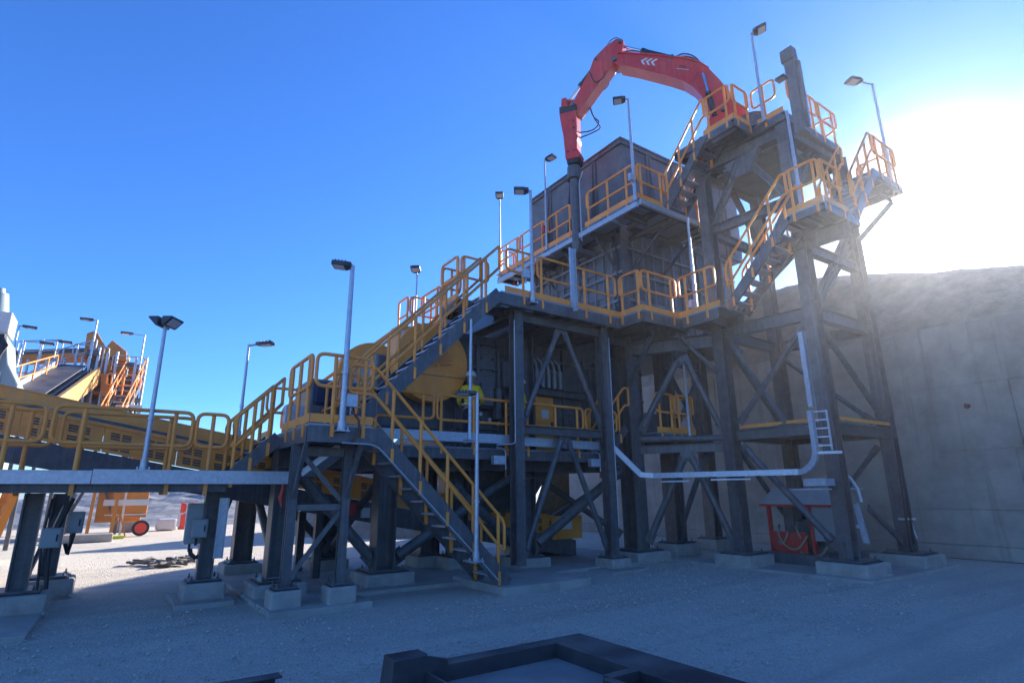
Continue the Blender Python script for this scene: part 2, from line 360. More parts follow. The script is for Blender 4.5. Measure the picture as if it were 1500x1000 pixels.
def near_thing(x, y):  # keep the made-up ground level where the steelwork stands
    return 1.0
g = MB(); xs = axis(-900, 900, -8, 16, .3); ys = axis(-900, 900, 1, 26, .3)
for y in ys:
    for x in xs:
        a = min(1, max(0, (9.0-y)/2.0)) if x < 12 else min(1, max(0, (5.5-y)/1.5))
        z = -.012 + a*.03*mn.noise(V((x*.5, y*.9, 0))) + a*.014*mn.noise(V((x*2.1, y*2.1, 3)))
        g.v.append((x, y, z))
nx = len(xs)
for j in range(len(ys)-1):
    for i in range(nx-1): g.f.append((j*nx+i, j*nx+i+1, (j+1)*nx+i+1, (j+1)*nx+i)); g.sm.append(True)
struct('ground', g, gmat)
PL = [('wide plinth under the leftmost conveyor trestle column', -1.05, 11.45, .95, .95, .30),
      ('plinth behind the leftmost trestle column', -.75, 13.1, .8, .8, .30),
      ('plinth under the conveyor column that carries grey cabinets', 1.40, 11.02, .62, .62, .30),
      ('plinth under the front left corner column of the crusher frame', 2.47, 10.75, .85, .95, .24),
      ('small square plinth under the left landing leg', 2.27, 9.3, .44, .42, .30),
      ('small square plinth under the right landing leg', 3.05, 9.18, .44, .42, .30),
      ('wide plinth where two fat pipe braces meet, below the lower stair', 4.36, 10.72, .95, .95, .25),
      ('rear plinth seen between cabinets and front left column', 2.45, 13.95, .75, .85, .25),
      ('rear plinth behind the crossed braces of the landing legs', 4.15, 13.5, .8, .8, .25),
      ('low plinth in the shade behind the lower stair, left one', 6.1, 12.5, .7, .7, .28),
      ('low plinth in the shade behind the lower stair, right one', 6.55, 11.8, .75, .75, .28),
      ('plinth behind the left walkway post', 7.85, 10.95, .85, .8, .25),
      ('plinth under the right walkway post, chamfered', 9.43, 9.8, .58, .6, .22),
      ('big plinth under the widest column, below the bent cable tray', 10.85, 10.4, 1.15, 1.15, .25),
      ('rear plinth to the right of the widest column', 12.75, 10.75, 1.0, .8, .3),
      ('rear plinth close to the retaining wall', 14.7, 11.0, .95, .8, .3),
      ('plinth under the tower leg nearest the widest column', 11.95, 8.2, .95, .9, .27),
      ('big plinth under the front tower leg, right of the red cabin', 12.25, 6.0, 1.0, 1.0, .27),
      ('plinth under the rightmost tower leg at the wall', 14.72, 5.95, 1.05, 1.0, .27),
      ('plinth under the rear tower leg behind the red cabin', 14.6, 8.3, .8, .8, .27),
      ('rear plinth in the gap left of the widest column', 9.1, 12.9, .75, .75, .28)]
PLS = PL
# loose stones lying on the gravel
st = MB()
for i in range(7000):
    x, y = random.uniform(-3, 12), random.uniform(3.6, 10.5)
    if y > 8.6 and 1.5 < x < 8: continue
    r = random.choice((.007, .007, .008, .008, .009, .01, .01, .012, .013, .016, .02))*(1.6 if random.random() < .012 else 1) ; k = random.uniform(0, 6)
    pts = []
    for zz, rr in ((-.5, .7), (.25, 1.0), (.8, .5)):
        for j in range(5): a = k+j*1.257+random.uniform(-.3, .3); q = rr*random.uniform(.75, 1.15); pts.append((x+r*q*math.cos(a)*1.2, y+r*q*math.sin(a), r*zz+.006))
    st.add(pts, [(0,1,2,3,4)] + [(a*5+j, a*5+(j+1) % 5, a*5+5+(j+1) % 5, a*5+5+j) for a in (0, 1) for j in range(5)] + [(14,13,12,11,10)])
for (lab, px_, py_, sx_, sy_, hh) in PLS:
    for i in range(70):
        e = random.random(); x, y = (px_+random.uniform(-.5, .5)*sx_, py_-sy_/2-abs(random.gauss(0, .05))) if e < .6 else (px_-sx_/2-abs(random.gauss(0, .05)), py_+random.uniform(-.5, .5)*sy_)
        r = random.choice((.008, .01, .013, .018, .024)); k = random.uniform(0, 6); pts = []
        for zz, rr in ((-.5, .7), (.25, 1.0), (.8, .5)):
            for j in range(5): a = k+j*1.257; q = rr*random.uniform(.75, 1.15); pts.append((x+r*q*math.cos(a)*1.2, y+r*q*math.sin(a), r*zz+.05))
        st.add(pts, [(0,1,2,3,4)] + [(a*5+j, a*5+(j+1) % 5, a*5+5+(j+1) % 5, a*5+5+j) for a in (0, 1) for j in range(5)] + [(14,13,12,11,10)])
so_ = build('gravel_stones', st, mat('loose_stone', (.46, .40, .33), .95, 0, .35, 9)); tag(so_, 'loose pale stones scattered over the gravel yard', 'gravel'); so_['kind'] = 'stuff'

def wall_mat():
    m = bpy.data.materials.new('cast_wall_concrete'); m.use_nodes = True; t = m.node_tree; n = t.nodes; l = t.links; b = n['Principled BSDF']
    geo = n.new('ShaderNodeNewGeometry'); P = geo.outputs['Position']
    def noise(s, d, r, vec=None):
        q = n.new('ShaderNodeTexNoise'); q.inputs['Scale'].default_value = s; q.inputs['Detail'].default_value = d; q.inputs['Roughness'].default_value = r
        l.new(vec or P, q.inputs['Vector']); return q.outputs['Fac']
    r1 = n.new('ShaderNodeValToRGB'); l.new(noise(.9, 9, .68), r1.inputs[0]); r1.color_ramp.elements[0].position = .3; r1.color_ramp.elements[1].position = .72
    r1.color_ramp.elements[0].color = (.25, .22, .185, 1); r1.color_ramp.elements[1].color = (.44, .39, .33, 1)
    mp = n.new('ShaderNodeMapping'); mp.inputs['Scale'].default_value = (1, 3.2, .16); l.new(P, mp.inputs[0])
    r2_ = n.new('ShaderNodeMapRange'); r2_.inputs[1].default_value = .56; r2_.inputs[2].default_value = .74; r2_.inputs[4].default_value = .6; l.new(noise(1.2, 5, .6, mp.outputs[0]), r2_.inputs[0])
    a = n.new('ShaderNodeMixRGB'); l.new(r2_.outputs[0], a.inputs[0]); l.new(r1.outputs[0], a.inputs[1]); a.inputs[2].default_value = (.16, .135, .11, 1)
    l.new(a.outputs[0], b.inputs['Base Color']); b.inputs['Roughness'].default_value = .92; b.inputs['Specular IOR Level'].default_value = .25
    bp = n.new('ShaderNodeBump'); bp.inputs['Strength'].default_value = .5; bp.inputs['Distance'].default_value = .05; l.new(noise(9, 9, .7), bp.inputs['Height']); l.new(bp.outputs[0], b.inputs['Normal'])
    return m
wmat = wall_mat()
dirt = mat('compacted_dirt_bank', (.23, .195, .155), .95, 0, .28, 2.6, bump=1.0, bscale=14, spec=.15)
def crest(y):
    z = 7.32 - .27*(3.7-y) if y < 9 else 8.75
    if y < 1.5: z = max(6.9, 6.72+.35*math.exp(-(1.5-y)*.4))
    if y > 13: z = 8.75 - .22*(y-13) if y < 20 else 7.2 - .75*(y-20)
    return max(.0, z) + .05*mn.noise(V((y*.6, 1, 2)))
# concrete face, cast in lifts and bays a few mm proud of each other, with open joints
wt = thing('retaining_wall', 'tall weathered concrete retaining wall behind the steel tower', 'wall', (17.3, 5, 0))
lifts = [0, .32, 1.15, 2.55, 4.15, 5.75]; bays = [-30, -24, -18, -12.5, -7.5, -3.2, 1.0, 4.25, 6.9, 9.4, 12.2, 16.4, 20.5]
for a in range(len(lifts)-1):
    q = MB()
    for k in range(len(bays)-1):
        d = random.uniform(0, .012) + (-.05 if a == 0 else 0)
        sh = random.uniform(-.12, .12) if a else 0
        q.box(17.2+d, 17.9, bays[k]+.004+sh, bays[k+1]-.004+sh, lifts[a]+.004, lifts[a+1]-.004)
    build('cast_panel', q, wmat, wt, bevel=.012)
build('wall_core', MB().box(17.26, 18.2, -30.1, 20.4, 0, 5.74), wmat, wt)
q = MB(); q.tube((17.2, 5.05, 3.62), (17.06, 5.05, 3.62), .05, 10); q.path([(17.1, 5.05+.05*math.sin(a*.785), 3.6+.05*math.cos(a*.785)) for a in range(8)], .015, 6, True)
build('lifting_eye', q, rust, wt)
# bank of fill on top of and behind the wall
hl = MB(); hy = [-80+2.0*i for i in range(24)] + [-32+.5*i for i in range(60)] + [-2+.16*i for i in range(125)] + [18+1.2*i for i in range(22)]
kp = [(17.22, 0), (17.5, .25), (18.0, .55), (18.6, .88), (19.1, 1.0), (19.8, .97)]
prof = []
for (xa, za), (xb, zb) in zip(kp, kp[1:]):
    for k in range(5): prof.append((xa+(xb-xa)*k/5, za+(zb-za)*k/5, 1))
prof += [(19.8, .97, 1), (20.6, .95, 1), (22, .9, 1), (28, .85, 1), (45, .8, 1), (90, .7, 1)]
for y in hy:
    cz = crest(y)
    for i, (x, zz, rel) in enumerate(prof):
        base = 5.72 if y < 20.6 else max(0, min(5.72, 5.72-(y-20.6)*1.2))
        z = base if i == 0 else base + (max(cz, base*.9)-base)*zz
        xx = x + (max(0, y-20.3)*.55 if i > 0 else max(0, y-20.3)*.25)
        if 0 < i: z += .035*mn.noise(V((xx*1.3, y*1.1, 5))) + .04*mn.noise(V((xx*3.1, y*3.1, 9))) + .018*mn.noise(V((xx*8, y*8, 2)))
        if cz < .3: z = -.3
        hl.v.append((xx, y, z))
np_ = len(prof)
for j in range(len(hy)-1):
    for i in range(np_-1): hl.f.append((j*np_+i, (j+1)*np_+i, (j+1)*np_+i+1, j*np_+i+1)); hl.sm.append(True)
struct('hill', hl, dirt)

# ------------------------------------------------------------------ slabs and plinths
def slab(label, x0, x1, y0, y1, h=.06, rough=0.02):
    q = MB(); pts = []
    for (xa, ya, xb, yb) in ((x0, y0, x1, y0), (x1, y0, x1, y1), (x1, y1, x0, y1), (x0, y1, x0, y0)):
        n_ = max(2, int(math.hypot(xb-xa, yb-ya)/.35))
        for i in range(n_):
            f = i/n_; pts.append((xa+(xb-xa)*f+random.uniform(-rough, rough), ya+(yb-ya)*f+random.uniform(-rough, rough), -.05))
    q.prism(pts, (0, 0, h+.05))
    return single('concrete_slab', q, slabc, label, 'concrete slab', group='slabs under the steelwork', bevel=.012)
slab('long thin concrete slab under the two small landing legs', 2.0, 3.5, 8.85, 9.78, .07)
slab('broad concrete slab under the crusher frame columns', 1.98, 11.6, 9.86, 15.2, .055)
slab('concrete slab under the left conveyor trestle, cut by the photo edge', -3.2, -.62, 9.35, 12.4, .06)
slab('small concrete footing slab under the conveyor column with the grey cabinets', .98, 1.8, 10.35, 11.75, .06)
slab('rough raised concrete pad at the foot of the lower stair', 5.55, 7.5, 8.35, 10.2, .12, .05)
slab('concrete slab between the four tower feet beside the red cabin', 11.45, 15.4, 5.3, 9.3, .05)
slab('thin concrete slab round the plinth of the right walkway post', 8.75, 9.9, 9.15, 10.25, .03)

def plinth(label, x, y, sx, sy, h, bolts=True, base=True, bz=0.03, cham=.035):
    t = thing('concrete_plinth', label, 'plinth', (x, y, 0), 'concrete plinths under the steelwork')
    k = random.uniform(-.008, .008)
    build('block', MB().box(x-sx/2+k, x+sx/2, y-sy/2, y+sy/2-k, -.05, h), conc, t, bevel=cham)
    if base:
        build('grout_pad', MB().box(x-sx*.40, x+sx*.40, y-sy*.40, y+sy*.40, h-.01, h+.02), black, t)
        build('base_plate', MB().box(x-sx*.36, x+sx*.36, y-sy*.36, y+sy*.36, h+.02, h+.045), steel, t)
    if bolts:
        for a in (-1, 1):
            for c in (-1, 1):
                q = MB(); q.tube((x+a*sx*.3, y+c*sy*.3, h+.03), (x+a*sx*.3, y+c*sy*.3, h+.11), .011, 6); q.tube((x+a*sx*.3, y+c*sy*.3, h+.045), (x+a*sx*.3, y+c*sy*.3, h+.07), .02, 6)
                build('anchor_bolt', q, steel, t)
    return t
for p in PL: plinth(*p)

# ------------------------------------------------------------------ crusher support frame
cf = thing('support_structure', 'dark blue grey steel frame of thick columns and pipe braces carrying the crusher', 'steel frame', (6.5, 11.5, 0))
def column(parent, x, y, z0, z1, w=.3, h=.32, up=(0,1,0), name='column', m=None):
    q = MB(); q.ib((x, y, z0), (x, y, z1), w, h, up, .025)
    if w > .2:
        for zz in (z0+1.35, z1-.5):
            if z1-z0 > 3:
                q.box(x-w*.42, x+w*.42, y-h*.5-.014, y-h*.5-.001, zz, zz+.34) if up[1] else q.box(x-h*.5-.014, x-h*.5-.001, y-w*.42, y+w*.42, zz, zz+.34)
                for a in (-.3, .3):
                    for c in (.06, .17, .28):
                        if up[1]: q.tube((x+w*a, y-h*.5-.014, zz+c), (x+w*a, y-h*.5-.04, zz+c), .016, 6)
                        else: q.tube((x-h*.5-.014, y+w*a, zz+c), (x-h*.5-.04, y+w*a, zz+c), .016, 6)
    return build(name, q, m or steel, parent)
def brace(parent, p0, p1, r=.065, name='brace', ends=True):
    p0, p1 = V(p0), V(p1); d = (p1-p0).normalized(); q = MB(); q.tube(p0+d*.12, p1-d*.12, r, 14)
    if ends:
        q.bar(p0-d*.03, p0+d*.26, .022, r*2.7); q.bar(p1+d*.03, p1-d*.26, .022, r*2.7)
        sd = d.cross(V((0,0,1))).normalized()
        for e, s_ in ((p0, 1), (p1, -1)):
            for k in (.05, .13): q.tube(e+d*s_*k-sd*.035, e+d*s_*k+sd*.035, .022, 6)
    return build(name, q, steel, parent)
FY = 10.75
for x, y, z1 in ((2.47, FY, 2.45), (4.36, FY, 2.45), (7.85, 10.95, 5.4), (2.45, 13.95, 2.45), (4.15, 13.5, 2.45), (6.1, 12.5, 2.4), (6.55, 11.8, 2.4), (9.1, 12.9, 5.4)):
    column(cf, x, y, .29, z1, .36, .38, (1,0,0))
column(cf, 10.85, 10.4, .29, 5.45, .42, .46, (0,1,0)); column(cf, 12.75, 10.75, .34, 8.9, .4, .4, (1,0,0)); column(cf, 14.7, 11.0, .34, 8.9, .34, .34, (1,0,0))
for x, y in ((7.85, 10.95),):
    q = MB(); q.box(x-.3, x+.3, y-.25, y+.25, 1.95, 1.98); build('splice_plate', q, steel, cf)
for y, x0, x1 in ((FY, 2.3, 10.62), (13.6, 2.3, 9.3)):
    q = MB(); q.ib((x0, y, 2.28), (x1, y, 2.28), .26, .34); build('main_beam', q, steel, cf)
for x in (2.47, 4.36, 7.85):
    q = MB(); q.ib((x, FY+.13, 2.26), (x, 13.47, 2.26), .22, .30); build('cross_beam', q, steel, cf)
for x in (5.4, 6.3, 9.3, 10.0):
    q = MB(); q.ib((x, 10.1, 2.25), (x, 13.47, 2.25), .18, .26); build('cross_beam', q, steel, cf)
brace(cf, (4.2, FY, .42), (2.62, FY, 2.1), .1); brace(cf, (4.55, FY, .42), (7.7, 10.9, 2.15), .105)
brace(cf, (7.7, 10.9, .45), (5.9, FY, 1.75), .1); brace(cf, (8.05, 10.9, .45), (10.6, 10.5, 2.2), .115)
brace(cf, (4.15, 13.4, .45), (2.6, 13.8, 2.1), .09); brace(cf, (2.47, FY+.2, .5), (2.45, 13.7, 2.1), .075); brace(cf, (4.36, FY+.2, 2.0), (4.2, 13.3, .5), .08)
brace(cf, (10.95, 10.1, .45), (11.45, 9.15, 2.55), .085); brace(cf, (11.95, 8.4, .45), (11.5, 9.1, 2.55), .08)
brace(cf, (10.95, 10.1, 3.15), (11.45, 9.1, 4.95), .085); brace(cf, (11.95, 8.4, 3.0), (11.5, 9.0, 4.95), .07)
brace(cf, (9.1, 12.8, .5), (11.0, 10.7, 2.2), .08); brace(cf, (9.2, 12.7, 2.2), (10.8, 10.9, .6), .08)
q = MB(); q.tube((10.95, 10.15, 2.92), (11.93, 8.4, 2.87), .075, 14); build('tie_pipe', q, steel, cf)
q = MB(); q.ib((10.95, 10.2, 2.66), (11.93, 8.4, 2.66), .16, .2); build('cross_beam', q, steel, cf)
q = MB(); q.ib((10.9, 10.17, 5.28), (11.9, 8.4, 5.28), .22, .34); build('main_beam', q, steel2, cf)
q = MB(); q.bar((11.45, 9.0, 5.1), (11.5, 9.2, 4.85), .3, .06); build('gusset', q, steel, cf)
brace(cf, (10.75, 10.2, 4.35), (10.4, 9.0, 5.4), .06); brace(cf, (12.0, 8.35, 4.4), (11.3, 9.0, 5.5), .05)
for z in (5.4, 2.9): build('cross_beam', MB().ib((12.95, 10.7, z), (14.5, 10.95, z), .2, .28), steel, cf)
brace(cf, (12.85, 10.7, .6), (14.6, 10.95, 2.7), .08); brace(cf, (12.85, 10.7, 5.1), (14.6, 10.95, 3.1), .07); brace(cf, (12.85, 10.7, 3.1), (14.6, 10.95, 5.1), .07)

# ------------------------------------------------------------------ stair landing
ld = thing('stair_landing', 'steel landing on thin braced legs at the left, with yellow toe boards', 'landing', (2.75, 9.5, 0))
deck(ld, 2.24, 3.24, 8.6, 12.1, 2.68, .24, 'x', .6)
toe(ld, (2.26, 8.607, 2.69), (3.23, 8.607, 2.69)); toe(ld, (2.247, 8.62, 2.69), (2.247, 10.3, 2.69)); toe(ld, (2.247, 11.2, 2.69), (2.247, 12.1, 2.69))
for x, y in ((2.27, 9.3), (3.05, 9.18)): column(ld, x, y, .34, 2.42, .13, .13, (0,1,0), 'leg')
q = MB(); q.ib((2.27, 9.3, 2.3), (3.05, 9.18, 2.3), .1, .14); build('beam', q, steel, ld)
q = MB(); q.bar((2.33, 9.29, 1.45), (2.99, 9.19, 1.45), .07, .09); build('tie', q, steel, ld)
def flat(parent, p0, p1, w=.07, name='brace'):
    q = MB(); q.bar(p0, p1, .05, w); build(name, q, steel, parent)
flat(ld, (2.33, 9.29, .45), (2.99, 9.19, 1.38)); flat(ld, (2.33, 9.29, 2.3), (2.99, 9.19, 1.55)); flat(ld, (2.27, 9.23, 1.6), (2.26, 8.68, 2.44), .08); flat(ld, (3.05, 9.11, 1.6), (3.1, 8.68, 2.44), .08)
handrail(ld, (2.30, 8.62, 2.7), (3.2, 8.62, 2.7), 2, 1.05, .55, fr=[.32, .86])
handrail(ld, (2.26, 8.72, 2.7), (2.26, 10.05, 2.7), 3, 1.05, .55, fr=[.1, .5, .9])
handrail(ld, (2.3, 12.08, 2.7), (3.2, 12.08, 2.7), 2, 1.05, .55)
handrail(ld, (3.22, 10.35, 2.7), (3.22, 12.0, 2.7), 3, 1.05, .55)

ls = thing('lower_stair', 'steep steel stair with yellow handrails from the landing down to the ground', 'stair', (4.5, 9, .1))
stair(ls, (5.78, 8.62, .18), (3.24, 8.62, 2.66), (0, .78, 0), .2, .26, (1, 1), 5, .42)
q = MB(); q.path(rounded([(2.75, 8.585, 2.4), (3.3, 8.585, 2.39), (5.6, 8.585, .2)], .15), .014, 6); build('conduit', q, galv, ls)
us = thing('upper_stair', 'long steel stair with yellow handrails climbing past the yellow flywheel guard', 'stair', (4.6, 9.8, 2.6))
stair(us, (3.05, 9.4, 2.68), (6.15, 9.4, 5.78), (0, .78, 0), .2, .26, (1, 1), 6, -.0, h=1.0)
ss = thing('short_stair', 'short steel stair from the conveyor walkway up to the landing', 'stair', (1.85, 10.8, 1.9))
stair(ss, (1.45, 10.36, 1.9), (2.22, 10.36, 2.66), (0, .8, 0), .19, .22, (1, 1), 3, .0)
fs = thing('far_stair', 'far stair whose grey yellow handrail rises behind the flywheel guards', 'stair', (4.5, 14, 2.6))
stair(fs, (3.1, 13.9, 2.7), (6.3, 13.9, 5.5), (0, .7, 0), .22, .24, (1, 1), 7, .5)

# ------------------------------------------------------------------ conveyor walkway (left)
cw = thing('conveyor_walkway', 'steel walkway with yellow handrails beside the yellow conveyor at the left', 'walkway', (-1.2, 10.8, 0))
build('grating', MB().box(-6, 1.45, 10.4, 11.2, 1.86, 1.89), gr, cw)
for y in (10.43, 11.2): build('edge_beam', MB().ib((-6, y, 1.785), (1.5, y, 1.785), .10, .165), steel, cw)
for x in (-5.6, -3.2, -.95, 1.4):
    q = MB(); q.ib((x, 10.49, 1.77), (x, 12.8, 1.77), .1, .13); build('cross_beam', q, steel, cw)
for x, y in ((-.98, 11.42), (1.40, 11.02), (-.75, 13.1), (-5.6, 11.4)): column(cw, x, y, (.34 if x > -5 else 0), 1.70, .2, .24, (1,0,0))
flat(cw, (-.9, 11.6, .5), (-.72, 12.9, 1.5)); flat(cw, (1.4, 11.2, .5), (1.9, 12.4, 1.6))
for p0, p1, fr in (((-6, 10.4), (-3.4, 10.4), [.1, .5, .9]), ((-3.3, 10.4), (-.95, 10.4), [.12, .5, .84]), ((-.86, 10.4), (.90, 10.4), [.20, .86]), ((.96, 10.4), (1.42, 10.4), [.5])):
    handrail(cw, (*p0, 1.9), (*p1, 1.9), h=1.03, mid=.5, fr=fr, foot=.22)
for p0, p1, fr in (((-6, 11.18), (-3.4, 11.18), [.1, .5, .9]), ((-3.3, 11.18), (-.9, 11.18), [.12, .5, .88]), ((-.8, 11.18), (1.0, 11.18), [.15, .8])):
    handrail(cw, (*p0, 1.9), (*p1, 1.9), h=1.03, mid=.5, fr=fr, foot=.22)
def tray(label, pts, w, h, covered=True, name='cable_tray', group='galvanised cable trays'):
    q = MB()
    for a, b_ in zip(pts, pts[1:]): q.bar(a, b_, w, h); q.bar(a, b_, w+.02, .016, off=(0, h/2+.008))
    for a in pts[1:-1]: q.box(a[0]-w/2, a[0]+w/2, a[1]-w/2, a[1]+w/2, a[2]-h/2, a[2]+h/2)
    for a, b_ in zip(pts, pts[1:]):
        a, b_ = V(a), V(b_); L_ = (b_-a).length; k = 1.2
        while k < L_-.2:
            p = a.lerp(b_, k/L_); d = (b_-a).normalized(); q.bar(p-d*.06, p+d*.06, w+.012, h-.02); k += 1.6
    return single(name, q, galv, label, 'cable tray', group=group)
tray('long level galvanised cable tray along the conveyor walkway at the left', [(-6, 10.31, 1.905), (-.30, 10.31, 1.905)], .1, .17)
tray('second length of level galvanised tray, ending at the front left frame column', [(-.29, 10.31, 1.915), (2.46, 10.31, 1.915)], .1, .19)

# ------------------------------------------------------------------ belt conveyor
bc = thing('belt_conveyor', 'long yellow belt conveyor with vented side guards sloping down under the crusher', 'conveyor', (2.5, 12.4, 0))
X0, X1 = -7.0, 10.2
def cz(x, k): return k - .185*x
def slat(name, y, t_, ka, kb, m, x0=X0, x1=X1, parent=bc):
    q = MB(); q.prism([(x0, y, cz(x0, ka)), (x1, y, cz(x1, ka)), (x1, y, cz(x1, kb)), (x0, y, cz(x0, kb))], (0, t_, 0)); return build(name, q, m, parent)
slat('frame_rail', 11.95, .16, 1.90, 2.31, steel); slat('frame_rail', 13.25, .16, 1.93, 2.30, steel)
slat('belt', 12.15, 1.05, 2.74, 2.78, belt); slat('belt', 12.15, 1.05, 2.05, 2.08, belt)
slat('hood_cover', 12.02, .04, 2.81, 3.06, yeld, X0, 3.4); slat('hood_cover', 13.28, .04, 2.81, 3.06, yeld, X0, 3.4)
q = MB(); q.prism([(X0, 12.02, cz(X0, 3.065)), (3.4, 12.02, cz(3.4, 3.065)), (3.4, 13.32, cz(3.4, 3.065)), (X0, 13.32, cz(X0, 3.065))], (0, 0, .02)); build('hood_roof', q, yeld, bc)
# guard panels: each a sheet with four vents of two louvred openings
def vent_panel(x0, x1, y=11.93):
    q = MB(); d = MB(); ka, kb = 2.32, 2.74; W = x1-x0
    cols = [0, .13, .26, .33, .46, .58, .70, .76, .88, 1.0]; rows = [0, .14, .42, .56, .84, 1.0]
    op = {(1, 1), (2, 1), (1, 3), (2, 3), (4, 1), (4, 3), (6, 1), (7, 1), (6, 3), (7, 3)}
    def pt(cx_, ry, yy): x = x0 + W*cx_; return (x, yy, cz(x, ka + (kb-ka)*ry))
    cols = [0, .09, .21, .24, .36, .56, .68, .71, .83, 1.0]; op = {(c, r) for c in (1, 3, 5, 7) for r in (1, 3)}
    for i in range(9):
        for j in range(5):
            if (i, j) in op: 
                for k in (.3, .7):
                    r_ = rows[j]+(rows[j+1]-rows[j])*k; q.bar(pt(cols[i], r_, y+.012), pt(cols[i+1], r_, y+.012), .012, .012)
                continue
            q.prism([pt(cols[i], rows[j], y), pt(cols[i+1], rows[j], y), pt(cols[i+1], rows[j+1], y), pt(cols[i], rows[j+1], y)], (0, .02, 0))
    d.prism([pt(.03, .05, y+.03), pt(.97, .05, y+.03), pt(.97, .95, y+.03), pt(.03, .95, y+.03)], (0, .012, 0))
    o = build('guard_panel', q, yeld, bc); build('vent_backing', d, crush, o)
x = X0
while x < 9.3:
    x2 = x+1.12
    vent_panel(x+.003, x2-.003); x = x2
slat('top_rail', 11.90, .09, 2.745, 2.80, yeld); slat('cover_seam', 11.99, .028, 2.80, 2.86, steel, X0, 3.4)
for x in (-6.5, -4.2, -1.9, .4, 2.7, 5.0):
    q = MB(); q.tube((x, 12.1, cz(x, 2.6)), (x, 13.2, cz(x, 2.6)), .06, 12); build('idler_roller', q, steel, bc)
q = MB(); q.tube((X1-.2, 12.1, cz(X1, 2.45)), (X1-.2, 13.25, cz(X1, 2.45)), .24, 18); build('tail_pulley', q, steel, bc)
q = MB(); q.box(9.35, 10.35, 11.86, 11.92, .48, 1.05); build('tail_guard', q, yeld, bc); build('tail_sign', MB().box(9.55, 10.0, 11.845, 11.857, .72, .98), white, bc)
for x in (3.5, 6.8):
    for y in (12.03, 13.33): build('trestle_leg', MB().ib((x, y, 0), (x, y, cz(x, 1.93)), .15, .15), steel, bc)
q = MB(); q.box(3.85, 4.2, 11.86, 11.925, cz(4, 1.95), cz(4, 2.2)); build('pull_switch', q, redm, bc)
build('notice', MB().box(4.32, 4.5, 11.86, 11.925, cz(4.4, 1.98), cz(4.4, 2.18)), white, bc)

tray('broad galvanised cable tray slanting up underneath the left landing', [(2.72, 10.2, 1.98), (3.12, 9.5, 2.42)], .30, .09)
# cabinets, switch and hanging tray at the conveyor column
def cabinet(label, x0, x1, y0, y1, z0, z1, m=grey, group=None):
    cx_, cy_ = (x0+x1)/2, (y0+y1)/2
    t = thing('electrical_cabinet', label, 'electrical cabinet', (cx_, cy_, z0), group)
    build('body', MB().box(x0, x1, y0, y1, z0, z1), m, t, bevel=.012)
    build('door', MB().box(x0+.02, x1-.02, y0-.012, y0-.002, z0+.02, z1-.02), m, t, bevel=.004)
    q = MB(); q.box(x1-.06, x1-.04, y0-.03, y0-.013, (z0+z1)/2-.05, (z0+z1)/2+.05); build('handle', q, black, t)
    q = MB(); q.tube((cx_-.03, cy_, z0-.12), (cx_-.03, cy_, z0), .02, 8); build('cable_gland', q, black, t)
    return t
cabinet('tall grey cabinet with a narrow neck hung on the conveyor column', 1.05, 1.30, 11.0, 11.16, .88, 1.52)
cabinet('small square grey box hung on the right half of the tall cabinet', 1.13, 1.36, 10.86, 10.98, .98, 1.27)
cabinet('upper beige box on the left trestle between cables', -.52, -.32, 11.3, 11.45, 1.10, 1.42)
cabinet('lower beige box on the left trestle column', -.80, -.55, 11.05, 11.2, .92, 1.20)
q = MB(); q.path([(1.16, 11.08, .8), (1.18, 11.08, .72), (1.25, 11.05, .66), (1.31, 11.03, .7)], .035, 8); single('power_cable', q, black, 'thick black cable looping from the tall grey cabinet to the column', 'cable')
q = MB(); q.ch((1.53, 10.66, .66), (1.53, 10.66, 1.60), .08, .14, (1,0,0)); single('hanging_channel', q, galv, 'short galvanised channel hanging straight down beside the conveyor column', 'steel channel')
q = MB(); q.path(rounded([(-.62, 11.1, .35), (-.68, 11.12, 1.0), (-.5, 11.2, 1.62)], .2), .03, 7); q.path(rounded([(-.72, 11.1, .35), (-.78, 11.12, 1.1), (-.75, 11.2, 1.62)], .2), .018, 7); q.path([(-.5, 11.3, .95), (-.46, 11.36, .8), (-.42, 11.36, 1.1)], .03, 7)
single('cable_bundle', q, black, 'black cables running down the left trestle past the beige boxes', 'cable')
q = MB(); q.path([(2.33, 10.2, 1.78), (2.31, 10.2, 1.6), (2.34, 10.2, 1.45)], [.02, .045, .012], 8); q.tube((2.33, 10.2, 1.7), (2.33, 10.2, 1.8), .03, 8)
single('red_tag', q, redm, 'red tag hanging below the end of the left cable tray', 'tag')

# ------------------------------------------------------------------ crusher-level walkway
mw = thing('crusher_walkway', 'steel walkway with yellow handrails along the front of the black crusher', 'walkway', (6.5, 10.5, 2.2))
deck(mw, 3.3, 10.2, 10.08, 11.1, 2.55, .2, 'y', .9)
for p0, p1, fr in ((3.5, 5.05, [.15, .85]), (5.12, 7.02, [.05, .45, .88]), (7.12, 9.0, [.12, .55, .90]), (9.08, 10.1, [.5])):
    handrail(mw, (p0, 10.12, 2.57), (p1, 10.12, 2.57), h=1.0, mid=.5, fr=fr, foot=.15)
tray('level galvanised cable tray along the crusher walkway, behind the lower stair', [(3.45, 9.99, 2.72), (7.1, 9.99, 2.72)], .07, .17)
tray('short galvanised tray between the two walkway posts, above the inverted V of braces', [(7.13, 9.99, 2.70), (9.62, 9.99, 2.68)], .07, .17)
tray('galvanised tray slanting down past the widest column', [(9.62, 9.93, 2.68), (9.7, 9.9, 2.66), (10.25, 9.6, 2.03)], .09, .11)
q = MB()
def flatpath(q, pts, w, h):
    for a, b_ in zip(pts, pts[1:]): q.bar(a, b_, w, h)
bend = [(11.5-.25*math.cos(a)*0+0, 6.42-.42*math.sin(a), 2.42-.42*math.cos(a)) for a in [i*math.pi/2/6 for i in range(7)]]
